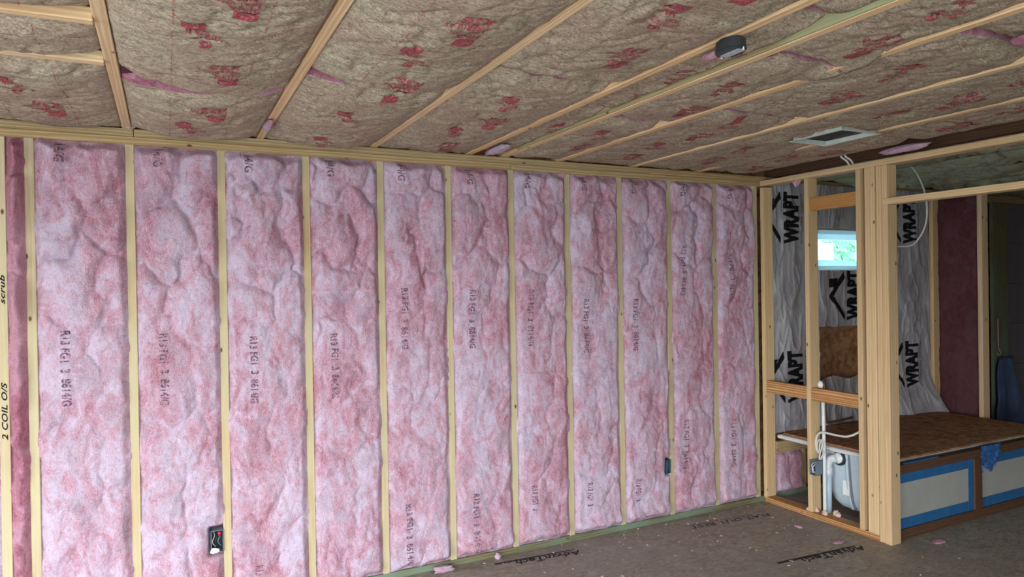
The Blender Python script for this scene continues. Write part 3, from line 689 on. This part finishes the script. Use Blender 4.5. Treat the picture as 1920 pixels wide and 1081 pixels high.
tuft((3.05, -2.55, 2.398), (0.10, 0.05, 0.012), 'mauve pink fibre flap in the ceiling seam at upper right', 18, 'pink_deep')

# ------------------------------------------------------------------ ceiling fittings
t = empty('junction_can', (2.183, -2.105, HJ), 'black oval junction can with silvery label on the ceiling joist', 'junction box')
bm = bmesh.new(); bmesh.ops.create_cone(bm, cap_ends=True, segments=28, radius1=0.056, radius2=0.050, depth=0.042)
bmesh.ops.bevel(bm, geom=[e_ for e_ in bm.edges if e_.calc_length() < 0.03], offset=0.006, segments=2, affect='EDGES')
for v_ in bm.verts: v_.co.x *= 0.80
me = bpy.data.meshes.new('can_body'); bm.to_mesh(me); bm.free(); link('can_body', me, 'black_plastic', t, (2.183, -2.105, HJ - 0.022), smooth=False)
box('rating_label', 2.173, 2.203, -2.148, -2.068, HJ - 0.0448, HJ - 0.0430, 'label', t, 0)
for s in (-1, 1):
    tube('mounting_screw', [(2.19, -2.105 + s * 0.047, HJ - 0.046), (2.19, -2.105 + s * 0.047, HJ - 0.03)], 0.004, 'galv', t, 8, 0)
# duct boot
t = empty('duct_boot', (3.785, -1.21, HJ), 'open galvanised duct boot hanging below the ceiling paper', 'air duct')
bx0, bx1, by0, by1, zb = 3.655, 3.915, -1.375, -1.065, HJ - 0.012
for a in ((bx0, bx1, by0, by0 + 0.003), (bx0, bx1, by1 - 0.003, by1), (bx0, bx0 + 0.003, by0, by1), (bx1 - 0.003, bx1, by0, by1)):
    box('side_wall', a[0], a[1], a[2], a[3], zb, zb + 0.14, 'galv', t, 0)
for a in ((bx0 - 0.016, bx1 + 0.016, by0 - 0.016, by0), (bx0 - 0.016, bx1 + 0.016, by1, by1 + 0.016), (bx0 - 0.016, bx0, by0, by1), (bx1, bx1 + 0.016, by0, by1)):
    box('flange', a[0], a[1], a[2], a[3], zb - 0.002, zb + 0.001, 'galv', t, 0)
box('duct_shade_block', bx0 + 0.004, bx1 - 0.004, by0 + 0.004, by1 - 0.004, zb + 0.02, zb + 0.135, 'duct_shade', t, 0)  # near-black solid block painted as the shade inside the boot
box('torn_tape', bx1 - 0.03, bx1 + 0.014, by1 - 0.06, by1 + 0.013, zb - 0.005, zb - 0.0025, 'white_label', t, 0)
# cables over the partition plate
for k, (y, lab_) in enumerate(((-0.745, 'short white cable loop rising from partition top plate, left one'), (-0.775, 'short white cable loop rising from partition top plate, right one'))):
    o = tube('electrical_cable', [(4.53, y, 2.386), (4.50, y - 0.004, 2.41), (4.47, y + 0.01, 2.435), (4.45, y + 0.01, 2.47)], 0.006, 'cable'); tag(o, lab_, 'cable', 'cables over the partition')

# ------------------------------------------------------------------ electrical boxes in the pink wall
def wall_box(x0, x1, z0, z1, mat, label, nut):
    t = empty('electrical_box', ((x0 + x1) / 2, 0.0, z0), label, 'electrical box')
    yf = -0.008; yb_ = 0.05; w_ = 0.003
    for a in ((x0, x0 + w_, z0, z1), (x1 - w_, x1, z0, z1), (x0, x1, z0, z0 + w_), (x0, x1, z1 - w_, z1)):
        box('side_wall', a[0], a[1], yf, yb_, a[2], a[3], mat, t, 0)
    box('back_panel', x0, x1, yb_, yb_ + 0.003, z0, z1, 'box_dark', t, 0)
    xc = (x0 + x1) / 2
    for k in range(3):
        xx = x0 + 0.012 + k * (x1 - x0 - 0.02) / 3
        tube('wire', [(xx, 0.045, z1 - 0.01), (xx + 0.006, 0.012, z1 - 0.03), (xx - 0.005, 0.006, z1 - 0.06), (xx + 0.012, 0.02, z0 + 0.02)], 0.0022, ['cable', 'black_plastic', 'box_grey'][k], t, 6, 4)
    if nut:
        tube('wire_nut', [(x1 - 0.018, 0.0, z1 - 0.01), (x1 - 0.018, 0.004, z1 - 0.032)], [0.010, 0.006], 'wire_red', t, 10, 0)
        lump('torn_liner', (x0 + 0.016, -0.014, z0 + 0.01), (0.022, 0.006, 0.014), 'white_label', 4, t, 0.8)
    return t
wall_box(0.728, 0.787, 0.325, 0.435, 'box_grey', 'dark electrical box with red wire nut beside the third full stud near the floor', True)
wall_box(3.602, 3.637, 0.330, 0.425, 'box_blue', 'small teal electrical box in the ninth pink bay', False)

# ------------------------------------------------------------------ box and pipes in the partition
t = empty('electrical_box', (4.54, -0.46, 0.31), 'grey switch box on the partition stud beside the white pipes', 'electrical box')
bx = (4.490, 4.560, -0.487, -0.437, 0.306, 0.408)
box('side_wall', bx[0], bx[1], bx[2], bx[2] + 0.003, bx[4], bx[5], 'box_grey', t, 0)
box('side_wall', bx[0], bx[1], bx[3] - 0.003, bx[3], bx[4], bx[5], 'box_grey', t, 0)
box('top_wall', bx[0], bx[1], bx[2], bx[3], bx[5] - 0.003, bx[5], 'box_grey', t, 0)
box('bottom_wall', bx[0], bx[1], bx[2], bx[3], bx[4], bx[4] + 0.003, 'box_grey', t, 0)
box('back_panel', bx[1] - 0.003, bx[1], bx[2], bx[3], bx[4], bx[5], 'box_dark', t, 0)
for s in (0, 1):
    tube('wire', [(4.555, -0.462, 0.40), (4.498, -0.450 - 0.02 * s, 0.375), (4.496, -0.462 + 0.01 * s, 0.345), (4.498, -0.452 - 0.018 * s, 0.325), (4.53, -0.46, 0.315)], 0.0035, 'cable', t, 6, 5)
    tube('mounting_nail', [(4.52, -0.484, 0.325 + 0.06 * s), (4.52, -0.44, 0.325 + 0.06 * s)], 0.0025, 'galv', t, 6, 0)
o = tube('electrical_cable', [(4.545, -0.472, 0.404), (4.548, -0.476, 0.45), (4.55, -0.492, 0.50), (4.553, -0.487, 0.535), (4.555, -0.462, 0.54), (4.556, -0.448, 0.51), (4.556, -0.446, 0.47),
    (4.558, -0.455, 0.45), (4.56, -0.462, 0.48), (4.562, -0.468, 0.53), (4.563, -0.484, 0.545), (4.565, -0.502, 0.52), (4.563, -0.500, 0.47), (4.56, -0.482, 0.43), (4.555, -0.475, 0.404)], 0.0055, 'cable', None, 8, 6)
tag(o, 'white cable coiled in loops above the grey switch box', 'cable', 'partition cables')
o = tube('electrical_cable', [(4.560, -0.440, 0.46), (4.556, -0.438, 0.52), (4.553, -0.455, 0.575), (4.55, -0.50, 0.60), (4.55, -0.58, 0.60), (4.55, -0.68, 0.605), (4.55, -0.75, 0.635), (4.55, -0.80, 0.672)], 0.0075, 'cable', None, 8, 6)
tag(o, 'white cable arching from the switch box to the next partition stud', 'cable', 'partition cables')
o = tube('supply_pipe', [(4.57, -0.492, 0.0), (4.575, -0.488, 0.45), (4.578, -0.482, 0.82)], 0.012, 'pvc', None, 12, 4)
tag(o, 'thin white pipe rising from the sole plate to the lower blocking', 'pipe')
t = empty('waste_pipe', (4.60, -0.485, 0.0), 'thick pale blue waste pipe with elbow behind the partition sole plate', 'pipe')
tube('riser', [(4.625, -0.475, 0.0), (4.625, -0.475, 0.33)], 0.024, 'pvc_blue', t, 16, 0)
tube('coupling', [(4.625, -0.475, 0.29), (4.625, -0.475, 0.345)], 0.030, 'pvc', t, 16, 0)
tube('elbow', [(4.625, -0.475, 0.34), (4.625, -0.478, 0.375), (4.63, -0.495, 0.405), (4.635, -0.53, 0.418)], 0.027, 'pvc', t, 16, 6)
for k, (x, y, s, l2) in enumerate(((4.56, -0.435, 0.016, 'pale foam blob on the sole plate left of the thick pipe'), (4.555, -0.505, 0.019, 'pale foam blob sealing the thin white pipe at the sole plate'),
        (4.615, -0.545, 0.022, 'pale foam blob behind the pipes beside the tub'), (4.60, -0.575, 0.016, 'small pale foam blob at the right of the pipe feet'), (4.53, -0.385, 0.012, 'little pale foam blob left of the second partition stud'))):
    o = lump('foam_blob', (x, y, 0.045), (s, s, s * 1.1), 'foam', 20 + k, None, 0.7); tag(o, l2, 'foam', 'sealing foam blobs')
o = lump('plaster_scrap', (4.585, -0.455, 0.915), (0.014, 0.020, 0.03), 'white_label', 33, None, 0.8); tag(o, 'white scrap lodged above the lower blocking', 'scrap')

# ------------------------------------------------------------------ house wrap sheet
WY = -0.014
def wrap_y(x, z):
    r = 1 - np.abs(fbm(x * 5 + 0.4 * z, z * 1.7, 71, 3)) * 4
    y = WY - 0.014 * fbm(x * 7, z * 2.2, 70, 3) - 0.009 * np.clip(r, 0, 1) ** 3
    fl = np.clip((0.80 - z) / 0.31, 0, 1) * sstep(5.7, 6.2, x)
    return y - 0.10 * fl ** 2 - 0.006 * fl * np.sin(x * 21) - 0.07 * sstep(6.36, 6.52, x) * fl
X, Z = np.meshgrid(np.linspace(4.61, 6.515, 280), np.linspace(0.497, 2.385, 280))
Y = wrap_y(X, Z)
xc = (X[:-1, :-1] + X[1:, 1:]) / 2; zc = (Z[:-1, :-1] + Z[1:, 1:]) / 2
keep = ~((xc > 5.10) & (xc < 5.74) & (zc > 1.712) & (zc < 2.052)) & ~((xc > 5.125) & (xc < 5.75) & (zc > 0.865 + 0.015 * np.sin(xc * 17)) & (zc < 1.275 - 0.02 * (xc - 5.1)))
hwrap = empty('housewrap_sheet', (5.57, 0, 0.5), 'grey printed housewrap sheet with black lettering hung on the bath wall', 'plastic sheet')
link('sheet', grid_mesh('sheet', X, Y, Z, keep), 'wrap', hwrap, smooth=True)
def wput(VF, x1, z0_):
    P = Print(); V, F = VF; bm = bmesh.new(); vs = [bm.verts.new((x1 - b, z0_ + a, 0)) for a, b in V]
    for f in F:
        try: bm.faces.new([vs[i] for i in f])
        except ValueError: pass
    bmesh.ops.bisect_plane(bm, geom=bm.verts[:] + bm.edges[:] + bm.faces[:], plane_co=(4.615, 0, 0), plane_no=(1, 0, 0), clear_inner=True)
    if len(bm.faces):
        V2 = np.array([v_.co[:2] for v_ in bm.verts]); bm.verts.index_update(); F2 = [tuple(v_.index for v_ in f.verts) for f in bm.faces]
        P.add((V2, F2), lambda x, z: np.stack([x, wrap_y(x, z) - 0.0045, z], -1)); P.build('black_print', 'black_ink', hwrap)
    bm.free()
chev = [[(0, .5), (.94, 1), (1.0, .87), (.27, .5)], [(0, .5), (.27, .5), (1, .12), (1, 0)], [(0, .67), (.42, .69), (.60, .86), (0, .85)]]
def logo(xl, z0_):
    w_, h_ = 0.178, 0.394
    polys = [[(b * h_, (1 - a) * w_) for a, b in p] for p in chev]
    return polys2d(polys, 0.01), xl + w_, z0_
for X1, Z0, sub in ((4.900, 1.920, True), (5.600, 1.315, True), (4.925, 0.710, True), (6.318, 1.937, True), (6.332, 0.714, True), (5.600, 0.30, False)):
    if Z0 < 0.5: continue
    wput(glyphs('WRAPT', 0.065, 0.012, 0.395, 0.165), X1, Z0)
    wput(glyphs('PCI INDUSTRIAL PRODUCTS', 0.004, 0.02, 0.385, 0.019), X1 + 0.042, Z0 + 0.005)
    wput(*[logo(X1 - 0.165 - 0.205, Z0)[0]], logo(X1 - 0.165 - 0.205, Z0)[1], Z0)

# ------------------------------------------------------------------ window
win = empty('window_1', (5.41, 0.05, 1.72), kind='structure')
def ring(name, x0, x1, z0, z1, t0, t1, ya, yb_, mat, par):
    for a in ((x0, x0 + t0, z0, z1), (x1 - t0, x1, z0, z1), (x0, x1, z0, z0 + t1), (x0, x1, z1 - t1, z1)):
        box(name, a[0], a[1], ya, yb_, a[2], a[3], mat, par, 0.002)
ring('window_frame', 5.10, 5.74, 1.722, 2.035, 0.035, 0.030, 0.0, 0.10, 'vinyl', win)
ring('sash', 5.136, 5.704, 1.753, 2.004, 0.030, 0.042, 0.03, 0.075, 'vinyl', win)
box('pane', 5.166, 5.674, 0.052, 0.056, 1.796, 1.961, 'glass', win, 0)
box('glazing_sticker', 5.18, 5.377, 0.0505, 0.0518, 1.80, 1.937, 'sticker', win, 0)
box('trim_strip', 5.095, 5.745, -0.012, 0.02, 2.037, 2.050, 'trim_wood', win, 0.001)
box('trim_strip', 5.095, 5.745, -0.014, 0.02, 2.051, 2.058, 'rim', win, 0.001)
box('sill_lip', 5.095, 5.745, -0.016, 0.01, 1.709, 1.7215, 'rim', win, 0.001)
P = Print(); P.add(glyphs('CASC', 0.0, 0.05, 0.08, 0.012), lambda a, b: np.stack([5.20 + a, a * 0 + 0.0500, 1.915 + b], -1))
P.add(polys2d([[(0, 0), (0.003, 0), (0.003, 0.08), (0, 0.08)]], 0.05), lambda a, b: np.stack([5.235 + a, a * 0 + 0.0500, 1.812 + b], -1)); P.build('sticker_print', 'floor_ink', win)

# trees beyond the window
def leafy(name, c, rad, n, label, seed):
    rng = np.random.RandomState(seed); d = rng.normal(size=(n, 3)); d /= np.linalg.norm(d, axis=1)[:, None]
    pos = d * (rng.uniform(0.5, 1.0, (n, 1))) * np.array(rad)
    V = []; F = []
    for i, p in enumerate(pos):
        a = rng.normal(size=3); a /= np.linalg.norm(a); b = np.cross(a, rng.normal(size=3)); b /= np.linalg.norm(b); s = rng.uniform(0.09, 0.17)
        V += [p - a * s, p + b * s * 0.45, p + a * s, p - b * s * 0.45]; F.append((4 * i, 4 * i + 1, 4 * i + 2, 4 * i + 3))
    t = empty(name, (c[0], c[1], -0.5), label, 'tree', 'trees outside')
    link('foliage', pydata('foliage', V, F), 'leaf', t, c); tube('trunk', [(c[0], c[1], -0.5), (c[0] + 0.1, c[1], c[2])], 0.12, 'bark', t, 8, 0)
leafy('tree', (11.6, 4.9, 2.3), (1.3, 1.3, 1.9), 2600, 'bright green leafy tree outside the window, nearer one', 1)
leafy('tree', (14.6, 6.6, 2.6), (1.7, 1.7, 2.2), 2400, 'hazy green tree outside the window, behind the nearer one', 2)

# ------------------------------------------------------------------ bathtub
tub = empty('bathtub', (5.57, -0.47, 0.0), 'boxed-in bathtub with blue-grey shell and white rim in the alcove', 'bathtub')
def rrect(x0, x1, y0, y1, r, n=6):
    P_ = []
    for cx, cy, a0 in ((x1 - r, y1 - r, 0), (x0 + r, y1 - r, 90), (x0 + r, y0 + r, 180), (x1 - r, y0 + r, 270)):
        for k in range(n + 1):
            a = math.radians(a0 + 90 * k / n); P_.append((cx + r * math.cos(a), cy + r * math.sin(a)))
    return P_
V = []; F = []; secs = [(0.468, 0.0, 0.05), (0.43, 0.004, 0.06), (0.30, 0.012, 0.08), (0.18, 0.022, 0.09), (0.11, 0.035, 0.10), (0.07, 0.060, 0.11), (0.052, 0.10, 0.12), (0.048, 0.16, 0.10)]
for z, ins, r in secs:
    for (x, y) in rrect(4.672 + ins, 6.44 - ins, -0.895 + ins, -0.37 - ins, r): V.append((x, y, z))
n = len(V) // len(secs)
for s in range(len(secs) - 1):
    for k in range(n): F.append((s * n + k, s * n + (k + 1) % n, (s + 1) * n + (k + 1) % n, (s + 1) * n + k))
F.append(tuple(range((len(secs) - 1) * n, len(secs) * n)))
link('tub_shell', pydata('tub_shell', V, F), 'tub', tub, smooth=True)
box('rim', 4.622, 6.515, -0.925, -0.030, 0.462, 0.490, 'rim', tub, 0.010)
tube('rib_and_shade', [(4.676, -0.605, 0.455), (4.684, -0.606, 0.30), (4.695, -0.612, 0.15), (4.72, -0.62, 0.075)], 0.008, 'box_grey', tub, 8, 4)  # thin dark tube is the painted shadow line along the rib
tube('rib_and_shade', [(4.676, -0.585, 0.455), (4.684, -0.586, 0.30), (4.695, -0.592, 0.15), (4.72, -0.60, 0.075)], 0.012, 'tub', tub, 8, 4)
t2 = tube('overflow_gasket', [(4.672, -0.54, 0.415), (4.655, -0.54, 0.415)], 0.047, 'rubber', tub, 24, 0)
t3 = tube('overflow_plate', [(4.660, -0.535, 0.418), (4.645, -0.535, 0.418)], 0.036, 'rim', tub, 24, 0)
box('maker_label', 4.678, 4.682, -0.60, -0.55, 0.17, 0.27, 'white_label', tub, 0)
box('support_block', 4.70, 4.78, -0.79, -0.70, 0.0, 0.05, 'box_grey', tub, 0.002)
cover = box('tub_cover_board', 4.668, 6.462, -0.958, -0.055, 0.4905, 0.503, 'osb', None, 0.001); tag(cover, 'brown strand board lying over the bathtub as a cover', 'board')
led = board('ledger_board', 4.612, 6.50, -0.045, -0.004, 0.352, 0.440, 'plate', None); tag(led, 'horizontal timber ledger under the back of the tub rim', 'board')
o = tube('pipe_stub', [(5.16, -0.02, 0.86), (5.16, -0.025, 0.62), (5.162, -0.03, 0.535), (5.19, -0.035, 0.522), (5.30, -0.035, 0.525), (5.46, -0.035, 0.535)], 0.010, 'copper', None, 10, 5); tag(o, 'copper pipe dropping down the bath wall and turning right above the tub', 'pipe')
o = tube('green_tape_roll', [(4.92, -0.66, 0.504), (4.92, -0.66, 0.545)], 0.035, 'treated', None, 18, 0); tag(o, 'small dark green roll lying on the tub cover', 'tape roll')

# tub skirt
sk = empty('tub_skirt', (5.55, -0.96, 0.0), 'tub skirt frame of dark timber with pale panels edged in blue tape', 'tub surround')
SY0, SY1 = -0.985, -0.947
for nm, a in (('top_rail', (4.608, 6.50, 0.412, 0.470)), ('bottom_rail', (4.608, 6.50, 0.0, 0.060)), ('stile', (5.442, 5.528, 0.061, 0.411)), ('stile', (6.36, 6.45, 0.061, 0.411)), ('stile', (4.608, 4.63, 0.061, 0.411))):
    board(nm, a[0], a[1], SY0, SY1, a[2], a[3], 'dark_wood', sk)
for x0, x1 in ((4.631, 5.441), (5.529, 6.359)):
    box('panel', x0, x1, SY0 + 0.014, SY1 - 0.006, 0.061, 0.411, 'panel', sk, 0)
    for a in ((x0, x1, 0.350, 0.411), (x0, x1, 0.062, 0.128)):
        box('blue_tape', a[0], a[1], SY0 + 0.0115, SY0 + 0.0138, a[2], a[3], 'blue_tape', sk, 0)
box('blue_tape', 5.385, 5.441, SY0 + 0.0095, SY0 + 0.0113, 0.062, 0.411, 'blue_tape', sk, 0)
box('blue_tape', 4.70, 5.05, SY0 - 0.0005, SY0 + 0.012, 0.471, 0.478, 'blue_tape', sk, 0)
# crumpled blue film
X, Z = np.meshgrid(np.linspace(5.50, 5.73, 40), np.linspace(0.29, 0.488, 34))
mask = (Z > 0.30 + 0.85 * np.abs(X - 5.60) ** 1.0 * (X > 5.5) + 0.02 * perlin(X * 40, Z * 40, 3))
g1, g2 = worley(X / 0.03, Z / 0.03, 8)
Y = SY0 - 0.008 - 0.012 * (g2 - g1) - 0.012 * fbm(X * 20, Z * 20, 9, 3)
o = link('blue_film_scrap', grid_mesh('blue_film_scrap', X, Y, Z, mask[:-1, :-1]), 'blue_film', None); tag(o, 'crumpled blue plastic film stuck over the skirt beside the centre stile', 'plastic film')
sm = o.modifiers.new('s', 'SOLIDIFY'); sm.thickness = 0.002
# blue sheet and hook in the room beyond
U, Z = np.meshgrid(np.linspace(0, 1, 40), np.linspace(0.0, 0.90, 30))
Wd = 0.10 + 0.17 * (1 - Z / 0.9); X = 7.50 + (U - 0.45) * 2 * Wd; Y = -0.09 - 0.05 * np.sin(U * 9) * (1.1 - Z) - 0.05 * (1 - Z / 0.9) - 0.02 * fbm(U * 5, Z * 5, 4, 3)
o = link('tarp', grid_mesh('tarp', X, Y, Z), 'navy', None, smooth=True); tag(o, 'dark blue tarp bundle standing at the foot of the green post in the next room', 'tarp')
sm = o.modifiers.new('s', 'SOLIDIFY'); sm.thickness = 0.02
o = tube('hanging_cord', [(7.50, -0.034, 1.25), (7.50, -0.036, 1.0), (7.515, -0.036, 0.96), (7.535, -0.038, 0.93), (7.50, -0.036, 0.91), (7.485, -0.036, 0.935)], 0.004, 'foam', None, 6, 5); tag(o, 'thin pink cord with a hook hanging by the green post', 'cord')
# cable hanging in the bath
o = tube('electrical_cable', [(5.02, -0.80, 2.42), (5.03, -0.86, 2.36), (5.04, -0.915, 2.22), (5.05, -0.925, 2.08), (5.05, -0.905, 1.97), (5.05, -0.85, 1.89), (5.05, -0.80, 1.862), (5.05, -0.72, 1.865)], 0.0055, 'cable', None, 8, 6)
tag(o, 'long white cable drooping from the bath ceiling behind the doorway header', 'cable', 'bath cables')
o = tube('electrical_cable', [(4.62, -0.735, 2.343), (4.625, -0.745, 2.28), (4.63, -0.757, 2.20), (4.63, -0.765, 2.12)], 0.0055, 'cable', None, 8, 4)
tag(o, 'short white cable dropping from the partition plate above the orange block', 'cable', 'bath cables')

# ------------------------------------------------------------------ printing on the floor (reads upside down from here)
def fput(VF, A, Bp, h):
    P = Print()
    A = np.array(A); Bp = np.array(Bp); d = (Bp - A); Ln = np.hypot(*d); d = d / Ln; nrm = np.array([-d[1], d[0]])
    if nrm[1] > 0: nrm = -nrm
    V, F = VF
    P.add((V, F), lambda a, b: np.stack([A[0] + d[0] * a * Ln + nrm[0] * b * h, A[1] + d[1] * a * Ln + nrm[1] * b * h, a * 0 + 0.0012], -1)); P.build('floor_print', 'floor_ink', floor)
fput(glyphs('AdvanTech', 0.03, 2, 1.0, 1.0, 0.2), (2.80, -0.145), (2.375, -0.100), 0.062)
fput(polys2d([[(0, 0), (1, 0), (1, 1), (0.0, 0.5)]], 2), (2.78, -0.118), (2.25, -0.078), 0.022)
fput(glyphs('AdvanTech', 0.03, 2, 1.0, 1.0, 0.2), (4.36, -0.925), (3.86, -0.885), 0.062)
fput(polys2d([[(0, 0), (1, 0), (1, 1), (0.0, 0.5)]], 2), (4.32, -0.905), (3.70, -0.860), 0.026)
fput(glyphs('FLAT OUT BEST', 0.01, 2, 1.0, 1.0, 0.2), (4.32, -0.215), (3.66, -0.150), 0.052)
fput(glyphs('PERFORMANCE SUBFLOORING', 0.0, 2, 1.0, 1.0), (4.20, -0.175), (3.66, -0.125), 0.016)

# ------------------------------------------------------------------ scraps on the floor
rng = np.random.RandomState(5); V = []; F = []
for i in range(230):
    x = rng.uniform(1.2, 5.2); y = -abs(rng.normal(0, 0.35)) - 0.02 if i % 2 else rng.uniform(-1.9, -0.05)
    if 4.45 < x < 4.7 and y > -1.05: continue
    if x > 4.6 and y > -1.02: continue
    s = rng.uniform(0.0012, 0.0045); a = rng.uniform(0, 3.14); c, n = math.cos(a), math.sin(a); l_ = s * rng.uniform(1, 2.5); b = len(V)
    for z in (0.0, rng.uniform(0.002, 0.005)):
        for (p, q2) in ((-l_, -s * .5), (l_, -s * .4), (l_, s * .5), (-l_, s * .3)): V.append((x + p * c - q2 * n, y + p * n + q2 * c, z))
    F += [(b + 3, b + 2, b + 1, b), (b + 4, b + 5, b + 6, b + 7), (b, b + 1, b + 5, b + 4), (b + 1, b + 2, b + 6, b + 5), (b + 2, b + 3, b + 7, b + 6), (b + 3, b, b + 4, b + 7)]
o = link('sawdust_chips', pydata('sawdust_chips', V, F), 'chip', None); tag(o, 'pale wood chips and dust scattered over the subfloor', 'debris', None, 'stuff')
for k, (x, y, s, l2) in enumerate(((4.28, -0.83, (0.045, 0.022, 0.006), 'flat pink fibre scrap on the floor by the sole plate'), (4.82, -1.12, (0.055, 0.03, 0.006), 'pale pink scrap on the floor in the doorway'),
        (2.30, -0.03, (0.02, 0.01, 0.02), 'wisp of pale fibre hanging over the treated bottom plate'), (4.28, -0.52, (0.018, 0.03, 0.008), 'tiny pink fibre scrap on the floor near the partition stud'),
        (1.95, -0.045, (0.06, 0.03, 0.02), 'pink fibre roll spilling over the bottom plate at the fifth bay'))):
    tuft((x, y, s[2] * 0.9), s, l2, 40 + k)
